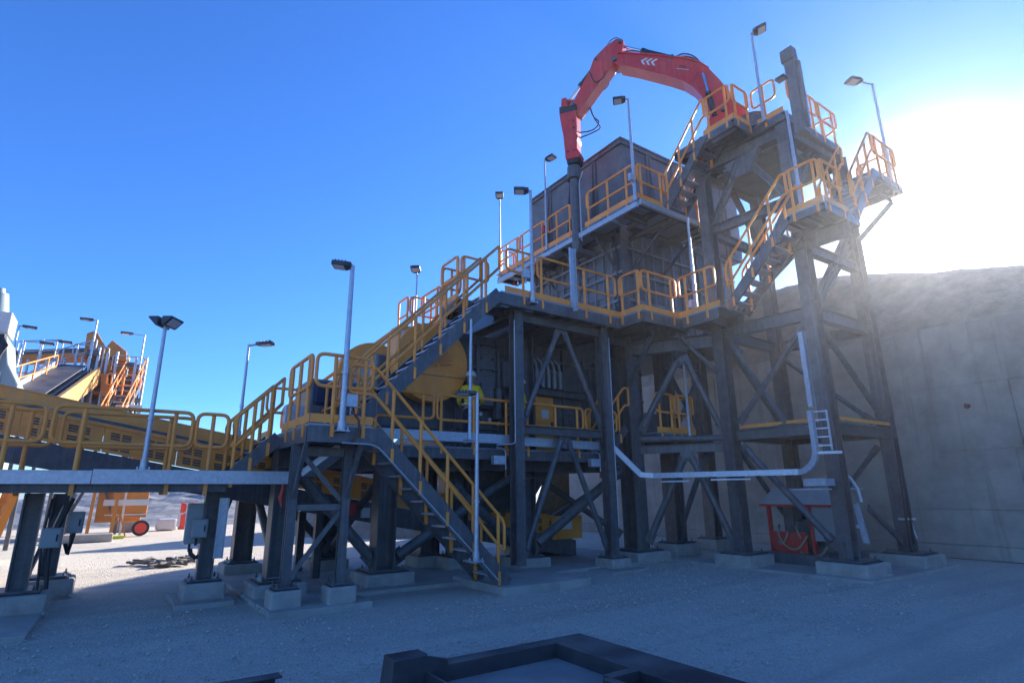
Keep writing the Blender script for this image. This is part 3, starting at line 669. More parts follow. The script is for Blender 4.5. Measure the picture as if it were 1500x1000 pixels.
flatpath(q, [(10.25, 9.6, 2.03), (10.45, 9.35, 2.0), (11.45, 6.5, 2.0)], .09, .115); flatpath(q, [(11.45, 6.5, 2.0)]+bend+[(11.5, 6.0, 3.2)], .09, .115)
single('cable_tray', q, galv, 'bent galvanised cable tray running low to the tower and turning up at the front leg', 'cable tray', group='galvanised cable trays')
q = MB(); 
for k in range(5): q.bar((11.52, 6.02, 2.5+.17*k), (11.62, 5.74, 2.5+.17*k), .03, .025)
q.bar((11.62, 5.74, 2.4), (11.62, 5.74, 3.2), .03, .03); q.bar((11.45, 6.05, 2.36), (11.75, 5.62, 2.36), .05, .05)
single('cable_ladder', q, galv, 'short galvanised ladder rack beside the turned up end of the bent tray', 'cable ladder')
for pts, w_ in (([(10.9, 8.1, 1.88), (11.3, 7.4, 1.88)], 'right'), ([(10.55, 9.2, 1.86), (10.8, 8.6, 1.86)], 'left')): single('tray_bracket', MB().bar(pts[0], pts[1], .12, .03), galv, w_+' flat galvanised bracket plate under the low bent cable tray', 'bracket')
# stair from walkway to rear deck
rs = thing('side_stair', 'small yellow railed stair beside the widest column at crusher level', 'stair', (9.9, 10.1, 2.5))
stair(rs, (9.75, 10.15, 2.57), (10.45, 10.15, 3.25), (0, .7, 0), .2, .2, (1, 1), 2, .15)
rd_ = thing('rear_platform', 'rear platform with yellow handrail between the widest column and the retaining wall', 'platform', (11.8, 10.4, 2.9))
deck(rd_, 11.12, 12.66, 9.72, 11.3, 3.10, .16, 'y', .6)
toe(rd_, (11.14, 9.727, 3.10), (12.64, 9.727, 3.10))
for p0, p1 in ((11.16, 11.85), (11.9, 12.62)): handrail(rd_, (p0, 9.75, 3.12), (p1, 9.75, 3.12), 2, .98, .5, fr=[.2, .85])
handrail(rd_, (12.64, 9.8, 3.12), (12.64, 10.5, 3.12), 2, .98, .5)
build('pump_box', MB().box(11.5, 12.1, 10.5, 11.0, 3.11, 3.7), crush, rd_, bevel=.02)

# ------------------------------------------------------------------ jaw crusher
jc = thing('jaw_crusher', 'large black jaw crusher with round yellow flywheel guards', 'crusher', (7.8, 12.4, 2.5))
CY = 11.35
build('side_frame', MB().box(5.9, 10.35, CY, 13.3, 2.45, 5.35), crush, jc, bevel=.03)
q = MB()
for x in (6.15, 6.75, 7.35, 7.8, 9.4, 10.1): q.box(x-.035, x+.035, CY-.1, CY, 2.5, 5.3)
for z in (3.1, 3.85, 4.55, 5.15): q.box(6.0, 7.32, CY-.07, CY, z-.03, z+.03)
for z in (4.95,): q.box(7.4, 10.3, CY-.08, CY, z-.04, z+.04)
build('stiffener', q, crush, jc)
q = MB()
for i in range(9):
    for x in (6.28, 6.62, 6.9, 7.22): q.tube((x, CY, 2.7+i*.3), (x, CY-.045, 2.7+i*.3), .028, 6)
build('bolts', q, steel, jc)
q = MB(); q.box(6.4, 7.2, CY-.16, CY-.08, 3.55, 4.3); q.box(7.42, 7.75, CY-.2, CY-.1, 4.1, 4.75); q.box(7.15, 7.3, CY-.3, CY-.1, 3.3, 4.05); q.box(6.75, 7.1, CY-.26, CY-.16, 3.6, 4.15); build('liner_box', q, crush, jc, bevel=.02)
q = MB(); q.prism([(7.45, CY-.16, 3.6), (7.75, CY-.16, 3.2), (7.9, CY-.16, 3.2), (7.9, CY-.16, 3.9), (7.45, CY-.16, 3.9)], (0, .1, 0)); build('toggle_plate', q, crush, jc)
q = MB()
for k in range(5):
    x = 8.45+.19*k
    for z in range(9): q.tube((x, CY-.16, 4.22+.052*z), (x, CY-.16, 4.262+.052*z), .065, 10)
    q.path(rounded([(x, CY-.16, 4.68), (x-.02, CY-.14, 4.88), (x-.14, CY-.1, 4.97)], .1), .03, 8)
build('hydraulic_cylinders', q, mat('grey_cylinder_steel', (.26, .26, .27), .4, .2, .3, 8, dust=.4), jc)
q = MB(); q.ib((8.25, CY-.14, 4.12), (10.2, CY-.14, 4.08), .16, .18); build('cylinder_beam', q, steel, jc)
build('access_door', MB().box(8.48, 9.05, CY-.05, CY-.005, 2.6, 4.0), yeld, jc, bevel=.01); LD = bpy.data.objects['access_door']
q = MB(); q.box(8.66, 8.88, CY-.062, CY-.05, 3.45, 3.66); build('door_sign', q, white, LD); q = MB(); q.box(8.96, 9.0, CY-.09, CY-.05, 3.2, 3.36); build('handle', q, black, LD)
q = MB()
for i in range(7):
    for j in range(4): q.tube((9.2+j*.2, CY, 2.75+i*.17), (9.2+j*.2, CY-.03, 2.75+i*.17), .022, 6)
build('liner_bolts', q, steel, jc)
for x, z in ((7.05, 3.3), (7.3, 3.22), (6.8, 3.42), (7.9, 3.75), (7.12, 2.9)):
    q = MB(); q.tube((x, CY-.1, z), (x, CY-.16, z), .045, 12); build('gauge', q, white, jc)
build('machine_plate', MB().box(7.62, 7.85, CY-.215, CY-.2, 3.62, 3.78), white, jc)
# flywheel guards
def disc(name, cx_, y, z, r, th, face=True):
    q = MB(); n_ = 56
    q.prism([(cx_+r*math.cos(2*math.pi*i/n_), y, z+r*math.sin(2*math.pi*i/n_)) for i in range(n_)], (0, th, 0))
    o = build(name, q, yeld, jc, bevel=.02)
    if face:
        v_ = MB()
        for k in range(10): # fan of pressed louvres
            x = cx_-.46+.062*k; top = z+.10+.26*math.sin(k/9*math.pi)
            v_.box(x-.012, x+.012, y-.018, y-.002, z-.20+.01*k, top)
        for k in range(6):
            a = math.radians(8+13*k); c, s_ = math.cos(a), math.sin(a)
            v_.bar((cx_+.06+.12*c, y-.01, z-.08+.16*s_), (cx_+.06+.42*c, y-.01, z-.05+.44*s_), .016, .024, (0,1,0))
        build('louvres', v_, yeld, o)
        d_ = MB()  # dark strips laid beside each louvre, painted in as its shading
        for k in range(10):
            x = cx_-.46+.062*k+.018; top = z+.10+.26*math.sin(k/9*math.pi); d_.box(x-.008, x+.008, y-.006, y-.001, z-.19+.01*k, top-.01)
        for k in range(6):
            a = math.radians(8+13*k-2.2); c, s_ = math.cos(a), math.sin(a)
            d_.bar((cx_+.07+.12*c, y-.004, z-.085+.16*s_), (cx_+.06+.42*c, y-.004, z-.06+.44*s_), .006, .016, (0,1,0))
        build('louvre_shade_lines', d_, crush, o)
        s_ = MB(); s_.bar((cx_-.80, y-.006, z-.30), (cx_+.80, y-.006, z-.30), .012, .012); build('seam', s_, crush, o)
    return o
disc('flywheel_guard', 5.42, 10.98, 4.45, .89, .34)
disc('far_flywheel_guard', 4.98, 13.35, 4.42, .93, .34, False)
q = MB(); q.box(4.3, 6.2, 11.45, 13.2, 3.0, 4.6); build('pitman_housing', q, crush, jc, bevel=.05)
q = MB(); q.tube((5.42, 11.3, 4.45), (5.42, 13.4, 4.55), .3, 20); build('shaft', q, crush, jc)
q = MB(); q.box(5.25, 5.95, 11.5, 12.4, 4.6, 5.45); build('drive_box', q, crush, jc, bevel=.03)
q = MB(); q.box(4.85, 5.2, 11.6, 12.1, 4.85, 5.38); b1_ = build('motor_cover', q, yeld, jc, bevel=.02); build('cover_window', MB().box(4.9, 5.14, 11.585, 11.599, 4.98, 5.25), lens_m, b1_)
q = MB(); q.box(2.95, 3.95, 11.4, 12.6, 2.75, 3.9); build('drive_motor', q, crush, jc, bevel=.04)
cabinet('pale grey control box standing on the landing', 2.55, 2.95, 11.55, 11.75, 2.75, 3.35, galv)
q = MB(); q.box(3.0, 3.6, 11.35, 12.0, 3.35, 3.85); single('blue_drum_cover', q, mat('dark_blue_tarp', (.010, .018, .06), .6), 'dark blue tarpaulin cover over the drive at the landing', 'cover', bevel=.08)

# chute below the crusher
q = MB(); q.prism([(6.6, 11.4, 2.2), (9.0, 11.4, 2.2), (8.5, 11.8, 1.2), (7.0, 11.8, 1.2)], (0, 1.6, 0)); single('discharge_chute', q, crush, 'black steel discharge chute between crusher and conveyor', 'chute')

# ------------------------------------------------------------------ upper walkway
uw = thing('upper_walkway', 'upper steel walkway with yellow handrails and toe boards round the foot of the hopper', 'walkway', (8.5, 10, .2))
ZU = 5.8
deck(uw, 6.2, 9.7, 9.4, 10.28, ZU, .25, 'y', .7); deck(uw, 9.7, 11.4, 8.65, 10.28, ZU, .25, 'y', .6); deck(uw, 11.0, 12.0, 7.45, 8.65, ZU, .25, 'x', .5, 'xX')
deck(uw, 6.2, 10.8, 10.28, 14.2, ZU, .25, 'y', 1.1, 'xY')
for a, b_ in (((6.3, 9.405), (9.7, 9.405)), ((9.705, 9.4), (9.705, 8.66)), ((9.7, 8.655), (11.38, 8.655)), ((11.005, 8.64), (11.005, 7.46))): toe(uw, (*a, ZU), (*b_, ZU))
for p0, p1, fr in (((6.35, 9.43), (7.1, 9.43), [.6]), ((7.2, 9.43), (8.28, 9.43), [.1]), ((8.34, 9.43), (9.63, 9.43), [.2, .8]), ((9.72, 9.38), (9.72, 8.70), [.12, .9]), ((9.76, 8.68), (10.98, 8.68), [.2, .86]), ((11.02, 8.60), (11.02, 7.55), [.2, .75])):
    handrail(uw, (*p0, ZU+.02), (*p1, ZU+.02), h=1.0, mid=.5, fr=fr, foot=.22)
deck(uw, 5.66, 6.19, 10.3, 11.2, ZU, .2, 'y', .6); deck(uw, 5.86, 6.19, 13.45, 14.2, ZU, .2, 'y', .6)
handrail(uw, (5.68, 10.36, ZU+.02), (5.68, 11.16, ZU+.02), 2, 1.0, .5, fr=[.05, .95]); handrail(uw, (5.74, 10.32, ZU+.02), (6.45, 10.32, ZU+.02), 2, 1.0, .5, fr=[.1, .75]); handrail(uw, (5.72, 11.18, ZU+.02), (6.2, 11.18, ZU+.02), 1, 1.0, .5); toe(uw, (5.667, 10.32, ZU), (5.667, 11.2, ZU))
handrail(uw, (5.88, 13.5, ZU+.02), (5.88, 14.15, ZU+.02), 2, 1.0, .5, fr=[.05, .95]); handrail(uw, (5.93, 13.47, ZU+.02), (6.7, 13.47, ZU+.02), 2, 1.0, .5, fr=[.1, .8])
handrail(uw, (6.23, 11.25, ZU+.02), (6.23, 12.2, ZU+.02), 2, 1.0, .5); handrail(uw, (6.23, 12.3, ZU+.02), (6.23, 13.4, ZU+.02), 2, 1.0, .5); toe(uw, (6.207, 10.3, ZU), (6.207, 14.1, ZU))
for x in (6.85, 9.43): column(uw, x, 9.8, .24, 5.55, .22, .24, (0,1,0))
q = MB(); q.ib((6.97, 9.8, 5.42), (9.31, 9.8, 5.42), .16, .2); build('top_beam', q, steel, uw)
q = MB(); q.ib((6.97, 9.8, 2.94), (9.31, 9.8, 2.94), .16, .18); build('mid_beam', q, steel, uw)
brace(uw, (8.08, 9.8, 5.33), (7.02, 9.8, 3.12), .062); brace(uw, (8.2, 9.8, 5.33), (9.28, 9.8, 3.12), .062)
brace(uw, (8.08, 9.8, 2.85), (7.0, 9.8, .42), .062); brace(uw, (8.2, 9.8, 2.85), (9.28, 9.8, .42), .062)
for x in (6.85, 9.43, 8.1):
    q = MB(); q.ib((x, 9.4, 5.6), (x, 10.7, 5.6), .12, .14); build('cantilever', q, steel, uw)
flat(uw, (9.5, 9.85, 5.3), (10.7, 10.2, 5.45), .16)
q = MB(); q.tube((6.73, 9.69, 2.75), (6.73, 9.69, 5.3), .012, 6); q.path(rounded([(6.73, 9.69, 2.8), (6.73, 9.69, 2.62), (6.4, 9.9, 2.6)], .1), .014, 6); single('conduit', q, galv, 'thin galvanised conduit up the left walkway post', 'conduit')
q = MB(); q.tube((9.56, 9.69, .9), (9.56, 9.69, 5.3), .014, 6); single('conduit', q, galv, 'thin galvanised conduit up the right walkway post', 'conduit')
for x, lab in ((6.45, 'pale junction box with a bent conduit left of the left walkway post'), (9.1, 'pale junction box with a bent conduit left of the right walkway post')):
    t = thing('junction_box', lab, 'junction box', (x, 9.9, 2.2)); build('body', MB().box(x-.16, x+.12, 9.82, 9.95, 2.2, 2.38), galv, t, bevel=.01)
    q = MB(); q.path(rounded([(x+.16, 9.88, 2.1), (x+.16, 9.88, 2.52), (x-.05, 9.9, 2.55)], .1), .014, 7); build('bent_conduit', q, galv, t)
    q = MB(); q.tube((x+.16, 9.88, 1.95), (x+.16, 9.88, 2.1), .03, 8); build('red_plug', q, rust, t)
us2 = thing('tower_stair', 'yellow railed steel stair from the upper walkway up the front of the tower', 'stair', (11.6, 6.7, 5.7))
stair(us2, (11.28, 7.45, 5.8), (11.28, 5.8, 7.4), (.68, 0, 0), .2, .24, (1, 1), 3, .1, h=1.0)

# ------------------------------------------------------------------ feed hopper
hp = thing('feed_hopper', 'big dark ribbed steel feed hopper above the crusher', 'hopper', (13.5, 12.3, 5.8))
HX, HY, HX2, HY2 = 10.85, 10.3, 16.0, 14.4
q = MB(); q.box(HX, HX2, HY, HY2, 5.85, 9.0); build('lower_body', q, crush, hp)
q = MB(); a = .09
for z in (5.95, 6.75, 7.55, 8.3, 8.95):
    q.box(HX-a, HX, HY-a, HY2, z-.035, z+.035); q.box(HX, HX2, HY-a, HY, z-.035, z+.035)
build('girt', q, ribm, hp)
q = MB(); y = HY+.34
while y < HY2-.1: q.box(HX-a*.8, HX, y-.018, y+.018, 5.99, 8.91); y += .36
x = HX+.4
while x < HX2-.1: q.box(x-.018, x+.018, HY-a*.8, HY, 5.99, 8.91); x += .42
build('rib', q, ribm, hp)
q = MB(); q.ib((HX-.02, HY-.02, 5.82), (HX-.02, HY-.02, 9.0), .24, .24, (0,1,0)); build('corner_post', q, steel, hp)
for z in (6.35, 7.15, 7.95, 8.62): build('wear_plate', MB().box(HX-.035, HX-.001, HY+.75, HY2-.4, z-.16, z+.16), steel2, hp)
q = MB()
for z in [6.0+.14*i for i in range(20)]: q.tube((HX-.012, HY+.2, z), (HX-.10, HY+.2, z), .02, 6)
build('bolts', q, steel, hp)
# upper bin: slightly flared plates, rim flange and tapered gussets
UZ0, UZ1 = 9.05, 11.62; UX, UY = 10.86, 10.08; UX2, UY2 = 16.4, 14.5
q = MB()
q.box(UX, UX2, UY, UY+.08, UZ0, UZ1); q.box(UX, UX+.08, UY+.08, UY2, UZ0, UZ1); q.box(UX+.08, UX2, UY2-.08, UY2, UZ0, UZ1); q.box(UX2-.08, UX2, UY+.08, UY2-.08, UZ0, UZ1-1.2)
build('upper_bin', q, steel2, hp)
q = MB(); q.box(UX-.09, UX2, UY-.09, UY+.1, UZ1+.003, UZ1+.06); q.box(UX-.09, UX+.1, UY+.1, UY2, UZ1+.003, UZ1+.06); q.box(UX-.06, UX2, UY-.06, UY, UZ1-.12, UZ1); q.box(UX-.06, UX, UY, UY2, UZ1-.12, UZ1); build('rim', q, steel, hp)
for y in (11.25, 12.35, 13.45):
    q = MB(); q.prism([(UX, y-.012, UZ0), (UX-.26, y-.012, UZ0), (UX-.05, y-.012, UZ1-.1), (UX, y-.012, UZ1-.1)], (0, .024, 0)); q.box(UX-.04, UX, y-.11, y+.11, UZ0, UZ1-.13); build('gusset', q, steel2, hp)
for x in (12.0, 13.2, 14.4, 15.6):
    q = MB(); q.prism([(x-.012, UY, UZ0), (x-.012, UY-.26, UZ0), (x-.012, UY-.05, UZ1-.1), (x-.012, UY, UZ1-.1)], (.024, 0, 0)); q.box(x-.11, x+.11, UY-.04, UY, UZ0, UZ1-.13); build('gusset', q, steel2, hp)
q = MB()
q.prism([(HX+.3, HY+.3, 5.85), (9.2, 11.5, 5.3), (9.2, 13.2, 5.3), (HX+.3, HY2-.3, 5.85)], (.6, 0, -.4)); build('feed_chute', q, crush, hp)

q = MB(); q.box(10.5, 12.6, 11.5, 13.6, 3.0, 5.8); q.prism([(10.5, 11.5, 3.0), (12.6, 11.5, 3.0), (11.8, 11.9, 2.3), (10.6, 11.9, 2.3)], (0, 1.6, 0)); build('feed_chute', q, crush, hp)
q = MB()
for x in (10.7, 11.3, 11.9, 12.5): q.box(x-.03, x+.03, 11.42, 11.5, 3.0, 5.75)
for z in (3.4, 4.2, 5.0): q.box(10.5, 12.6, 11.44, 11.499, z-.03, z+.03)
build('chute_stiffener', q, crush, hp)
# walkway round the hopper
hw = thing('hopper_walkway', 'high steel walkway with yellow handrails round the hopper', 'walkway', (10.4, 11.5, 8.6))
WX, WY, WZ = 9.96, 8.78, 8.88
deck(hw, WX, 10.84, WY, 10.06, WZ, .16, 'x', .6, 'xyX'); deck(hw, WX, 10.78, 10.08, 15.3, WZ, .16, 'y', .8, 'xXY')
deck(hw, 10.86, 13.2, WY, 10.0, WZ, .16, 'y', .8, 'yYX')
for a, b_ in (((WX+.006, WY+.02), (WX+.006, 10.78)), ((WX+.006, 11.35), (WX+.006, 15.25))): toe(hw, (*a, WZ), (*b_, WZ))
toe(hw, (WX+.02, WY+.006, WZ), (10.9, WY+.006, WZ))
for p0, p1, fr in (((WX+.03, 8.83), (WX+.03, 10.7), [.18, .55, .97]), ((WX+.03, 11.4), (WX+.03, 12.5), [.05, .6]), ((WX+.03, 12.65), (WX+.03, 14.0), [.1, .5, .9]), ((WX+.03, 14.05), (WX+.03, 15.25), [.1, .6, .95]), ((WX+.08, WY+.03), (11.2, WY+.03), [.1, .75])):
    handrail(hw, (*p0, WZ+.01), (*p1, WZ+.01), h=1.0, mid=.5, fr=fr, foot=.15)
handrail(hw, (10.0, 15.27, WZ+.01), (10.7, 15.27, WZ+.01), 2, 1.0, .5); handrail(hw, (12.3, WY+.03, WZ), (13.1, WY+.03, WZ), 2, 1.0, .5)
for y in (9.3, 10.6, 11.9, 13.2, 14.4): build('cantilever', MB().ib((WX+.05, y, WZ-.27), (HX, y, WZ-.27), .1, .12), steel, hw)
for x in (11.2, 12.4): build('cantilever', MB().ib((x, WY+.05, WZ-.27), (x, HY, WZ-.27), .1, .12), steel, hw)
for y in (10.6, 11.9, 13.2): flat(hw, (WX+.2, y, WZ-.35), (HX, y, WZ-1.05), .07, 'knee_brace')
for x in (11.25, 12.45): flat(hw, (x, WY+.3, WZ-.35), (x, HY-.02, WZ-1.15), .07, 'knee_brace')
tray('galvanised tray under the left edge of the hopper walkway', [(9.9, 8.74, 8.64), (9.9, 15.2, 8.64)], .08, .12)
tray('galvanised tray under the right edge of the hopper walkway', [(9.95, 8.70, 8.70), (12.2, 8.70, 8.70)], .08, .12)
for y in (9.6, 11.0, 12.3, 13.5): single('tray_bracket', MB().bar((9.83, y, 8.555), (10.05, y, 8.555), .05, .03), galv, 'one of the short galvanised brackets under the left hopper walkway tray', 'bracket', group='brackets under the hopper walkway tray')
q = MB(); q.tube((9.9, 11.08, 8.2), (9.9, 11.08, 10.65), .135, 20); q.tube((9.9, 11.08, 10.55), (9.9, 11.08, 10.9), .20, 24); q.tube((9.9, 11.08, 10.50), (9.9, 11.08, 10.56), .22, 24); q.box(9.8, 10.4, 10.95, 11.2, 8.15, 8.3)
single('hammer_holder', q, steel, 'round dark steel post with a cup top that holds the parked hammer', 'post')
q = MB(); q.path(rounded([(9.86, 10.83, 8.45), (9.86, 10.83, 9.9), (9.88, 10.86, 10.3), (9.9, 10.7, 10.6)], .12), .018, 6); single('conduit', q, galv, 'thin conduit rising beside the hammer parking post', 'conduit')
q = MB(); q.tube((9.93, 12.62, 9.45), (9.93, 12.62, 9.62), .07, 12); q.tube((9.93, 12.62, 9.62), (9.93, 12.62, 9.68), .045, 12); single('red_beacon', q, redm, 'red beacon on the hopper walkway lamp post', 'beacon', loc=(9.93, 12.62, 9.45))

# ------------------------------------------------------------------ breaker tower
bt = thing('breaker_tower', 'tall braced steel tower carrying the red rock breaker', 'tower', (13.3, 7.1, 0))
L1, L2, L3, L4 = (12.2, 6.0), (14.7, 5.95), (11.95, 8.2), (14.6, 8.3)
for x, y in (L1, L2, L3, L4): column(bt, x, y, .32, 10.2, .28, .3, (1,0,0), 'leg')
for (x, y) in (L1, L2, L3, L4):
    q = MB(); q.box(x-.2, x+.2, y-.012, y+.012, .33, .65); q.box(x-.012, x+.012, y-.2, y+.2, .33, .65); build('base_stiffener', q, steel, bt)
def tbeam(a, b_, z, w, h, name='beam', e=.16):
    a, b_ = V((*a, z)), V((*b_, z)); d = (b_-a).normalized(); q = MB(); q.ib(a+d*e, b_-d*e, w, h); build(name, q, steel, bt)
for z, h in ((5.42, .3), (2.9, .24)):
    tbeam(L3, L1, z, .18, h); tbeam(L1, L2, z, .18, h); tbeam(L3, L4, z, .16, h*.9); tbeam(L4, L2, z, .16, h*.9)
tbeam((L1[0], 4.95), (L3[0]+.05, 6.9), 7.05, .2, .34, 'heavy_beam', 0); tbeam(L1, L2, 7.0, .18, .26); tbeam(L3, L4, 8.2, .16, .24); tbeam(L4, L2, 8.2, .16, .24); tbeam(L3, L1, 8.2, .18, .24)
for z in (10.05,): tbeam(L3, L1, z, .24, .36); tbeam(L1, L2, z, .24, .36); tbeam(L3, L4, z, .24, .36); tbeam(L4, L2, z, .24, .36)
brace(bt, (12.0, 7.95, 3.2), (12.17, 6.2, 5.2), .065); brace(bt, (12.0, 8.0, 5.2), (12.1, 6.9, 3.1), .05); brace(bt, (12.0, 7.95, 2.65), (12.17, 6.2, .55), .075)
brace(bt, (12.4, 6.0, 5.2), (14.55, 5.96, 3.3), .07); brace(bt, (14.5, 8.2, 5.2), (14.65, 6.2, 3.2), .06); brace(bt, (13.3, 6.0, 1.25), (14.55, 5.96, .5), .06)
brace(bt, (12.2, 8.2, 5.2), (14.4, 8.28, 3.2), .06); brace(bt, (12.2, 8.2, 2.6), (14.4, 8.28, .6), .06); brace(bt, (14.6, 8.0, .6), (14.68, 6.2, 2.6), .06)
def chb(a, b_): q = MB(); q.ib(a, b_, .13, .14); build('brace', q, steel, bt)
chb((12.35, 6.0, 5.62), (14.55, 5.96, 8.0)); chb((12.45, 6.06, 5.6), (14.6, 6.02, 7.6)); chb((12.0, 8.0, 5.6), (12.15, 6.2, 6.9))
chb((11.97, 8.05, 8.35), (12.05, 7.15, 9.85)); chb((12.18, 6.15, 8.35), (12.1, 7.05, 9.85)); chb((12.35, 6.0, 8.5), (13.35, 5.98, 9.85)); chb((14.55, 5.95, 8.5), (13.5, 5.98, 9.85))
chb((12.1, 8.2, 8.35), (13.2, 8.25, 9.85)); chb((14.6, 8.15, 8.4), (14.65, 7.1, 9.85)); chb((14.45, 8.3, 8.4), (13.4, 8.28, 9.85))
q = MB(); q.prism([(12.0, 6.6, 9.88), (12.0, 7.6, 9.88), (12.0, 7.3, 9.35), (12.0, 6.9, 9.35)], (.2, 0, 0)); build('gusset', q, steel2, bt)
q = MB(); q.box(12.3, 14.5, 6.2, 8.0, 9.80, 9.86); build('soffit_plate', q, steel2, bt)
# low platform of the tower
deck(bt, 12.4, 14.5, 6.2, 8.1, 3.08, .12, 'y', .6); toe(bt, (12.06, 8.0, 3.06), (12.12, 6.2, 3.06), .07); toe(bt, (12.4, 5.86, 3.06), (14.6, 5.82, 3.06), .07)
tray('galvanised channel running up the front leg of the tower', [(12.02, 6.22, 3.35), (12.02, 6.22, 5.0)], .10, .12)
q = MB(); q.path(rounded([(14.86, 6.05, .5), (14.86, 6.05, 7.5)], .1), .012, 6); q.path([(14.80, 6.15, .5), (14.80, 6.15, 7.5)], .012, 6); q.box(14.78, 14.9, 6.0, 6.2, 5.4, 5.43); q.box(14.78, 14.9, 6.0, 6.2, 6.2, 6.23); single('cable_bundle', q, black, 'thin cables clipped to the rightmost tower leg', 'cable')
q = MB(); q.path([(14.45, 5.72, 2.75), (14.30, 5.70, 1.6), (14.28, 5.72, .9), (14.36, 5.76, .35)], .022, 8); q.path([(14.55, 5.72, 2.75), (14.45, 5.70, 1.6), (14.5, 5.72, .5)], .02, 8); single('hanging_hoses', q, black, 'grey hoses hanging from the low tower platform by the rightmost leg', 'hose')

tp = thing('breaker_platform', 'top platform of the tower with yellow handrails round the breaker base', 'platform', (13, 7.2, 10.2))
PZ = 10.46
deck(tp, 12.0, 14.75, 5.83, 8.5, PZ, .2, 'y', .7); deck(tp, 11.22, 11.98, 6.66, 8.5, PZ, .2, 'y', .5)
for a, b_ in (((11.227, 7.55), (11.227, 6.68)), ((11.24, 6.667), (11.98, 6.667)), ((12.007, 6.6), (12.007, 5.85))): toe(tp, (*a, PZ), (*b_, PZ), .12)
for p0, p1, fr in (((11.25, 7.5), (11.25, 6.75), [.15, .85]), ((11.3, 6.69), (11.95, 6.69), [.1, .9]), ((12.03, 6.62), (12.03, 6.0), [.5]), ((12.35, 5.86), (13.7, 5.86), [.25, .8]), ((13.75, 5.86), (14.7, 5.86), [.1, .8]), ((14.72, 5.95), (14.72, 8.4), [.1, .5, .9])):
    handrail(tp, (*p0, PZ+.01), (*p1, PZ+.01), h=1.0, mid=.5, fr=fr, foot=.18)
ts = thing('breaker_stair', 'steep yellow railed stair from the hopper walkway up to the breaker platform', 'stair', (11.6, 8.3, 8.8))
stair(ts, (11.22, 9.0, 8.9), (11.22, 7.55, 10.44), (.7, 0, 0), .2, .22, (1, 1), 3, .1, h=1.0, tread_m=gr)
q = MB(); q.box(12.02, 12.26, 5.44, 5.68, 9.7, 11.65); q.box(12.10, 12.18, 5.36, 5.44, 9.8, 11.6)
st_ = single('camera_mast', q, steel2, 'square dark mast with a box on top at the breaker platform corner', 'mast')
t = thing('camera_box', 'dark box with a small hood on top of the square mast', 'camera', (12.1, 5.55, 11.6)); build('body', MB().box(11.96, 12.2, 5.42, 5.72, 11.66, 12.0), steel, t, bevel=.015)
q = MB(); q.box(11.80, 12.0, 5.62, 5.85, 11.18, 11.26); build('spot_light', q, lamp_grey, t, bevel=.02)
mp_ = thing('mid_platform', 'small stair platform jutting from the front of the tower at the glare', 'platform', (11.9, 5.2, 7.2))
deck(mp_, 11.26, 12.75, 4.95, 5.78, 7.42, .16, 'x', .4)
toe(mp_, (11.267, 5.76, 7.42), (11.267, 4.97, 7.42)); toe(mp_, (11.28, 4.957, 7.42), (12.3, 4.957, 7.42))
handrail(mp_, (11.29, 5.7, 7.44), (11.29, 5.0, 7.44), 2, 1.0, .5); handrail(mp_, (11.34, 4.98, 7.44), (12.2, 4.98, 7.44), 2, 1.0, .5)
s3 = thing('glare_stair', 'short stair from the small platform up to the cantilevered platform by the sun', 'stair', (13.2, 5.2, 7.4))
stair(s3, (12.6, 4.98, 7.44), (14.15, 4.98, 9.15), (0, .7, 0), .2, .22, (1, 1), 3, .1, h=1.0)
cp = thing('cantilever_platform', 'cantilevered platform with handrails at the right end of the tower, in front of the sun', 'platform', (15, 5.2, 8.6))
deck(cp, 14.15, 15.6, 4.95, 6.0, 9.15, .18, 'y', .45)
handrail(cp, (14.3, 4.98, 9.17), (15.55, 4.98, 9.17), 3, 1.0, .5); handrail(cp, (15.57, 5.05, 9.17), (15.57, 5.9, 9.17), 2, 1.0, .5)
q = MB(); q.ib((14.75, 5.2, 8.85), (15.5, 5.2, 8.85), .1, .14); q.ib((14.72, 5.8, 7.75), (15.5, 5.2, 8.78), .12, .12); q.ib((14.7, 5.9, 8.85), (14.7, 5.0, 8.85), .1, .14); build('bracket', q, steel, cp)

# ------------------------------------------------------------------ rock breaker (boom plane through the tower top and the hopper)
P0 = V((12.4, 6.9, 0)); DD = V((-.5026, .8645, 0)); NN = V((-DD.y, DD.x, 0))
def B(t_, z, s_=0): return P0 + DD*t_ + NN*s_ + V((0, 0, z))
rb = thing('rock_breaker', 'red hydraulic rock breaker arm with a hammer parked over the hopper', 'rock breaker', (12.4, 6.9, 10.46))
def plate(name, pts, wd, m=redm, parent=rb, bevel=.015, s0=None):
    q = MB(); s0 = -wd/2 if s0 is None else s0
    q.prism([B(a, b_, s0) for a, b_ in pts], NN*wd); return build(name, q, m, parent, bevel)
q = MB(); q.tube(B(0, 10.46), B(0, 10.75), .55, 28); q.tube(B(0, 10.75), B(0, 10.95), .42, 28); build('slew_base', q, steel, rb)
plate('boom_foot', [(.05, 10.9), (1.1, 10.9), (.95, 11.3), (.35, 11.5), (.15, 11.3)], .55)
boom_top = [(.30, 11.35), (.42, 11.85), (.62, 12.32), (.85, 12.75), (1.08, 13.05), (1.43, 13.31), (2.28, 13.76), (3.30, 14.24)]
boom_bot = [(3.52, 13.98), (3.30, 13.82), (2.85, 13.55), (1.95, 12.93), (1.55, 12.62), (1.3, 12.32), (1.12, 12.0), (1.0, 11.6), (.95, 11.3)]
bo = plate('boom', boom_top+boom_bot, .42)
plate('boom_flange', [(a, b_+.02) for a, b_ in boom_top[3:]]+[(a, b_-.03) for a, b_ in reversed(boom_top[3:])], .50, bevel=0)
plate('boom_flange', [(a+.015, b_-.02) for a, b_ in boom_bot[1:8]]+[(a-.02, b_+.02) for a, b_ in reversed(boom_bot[1:8])], .50, bevel=0)
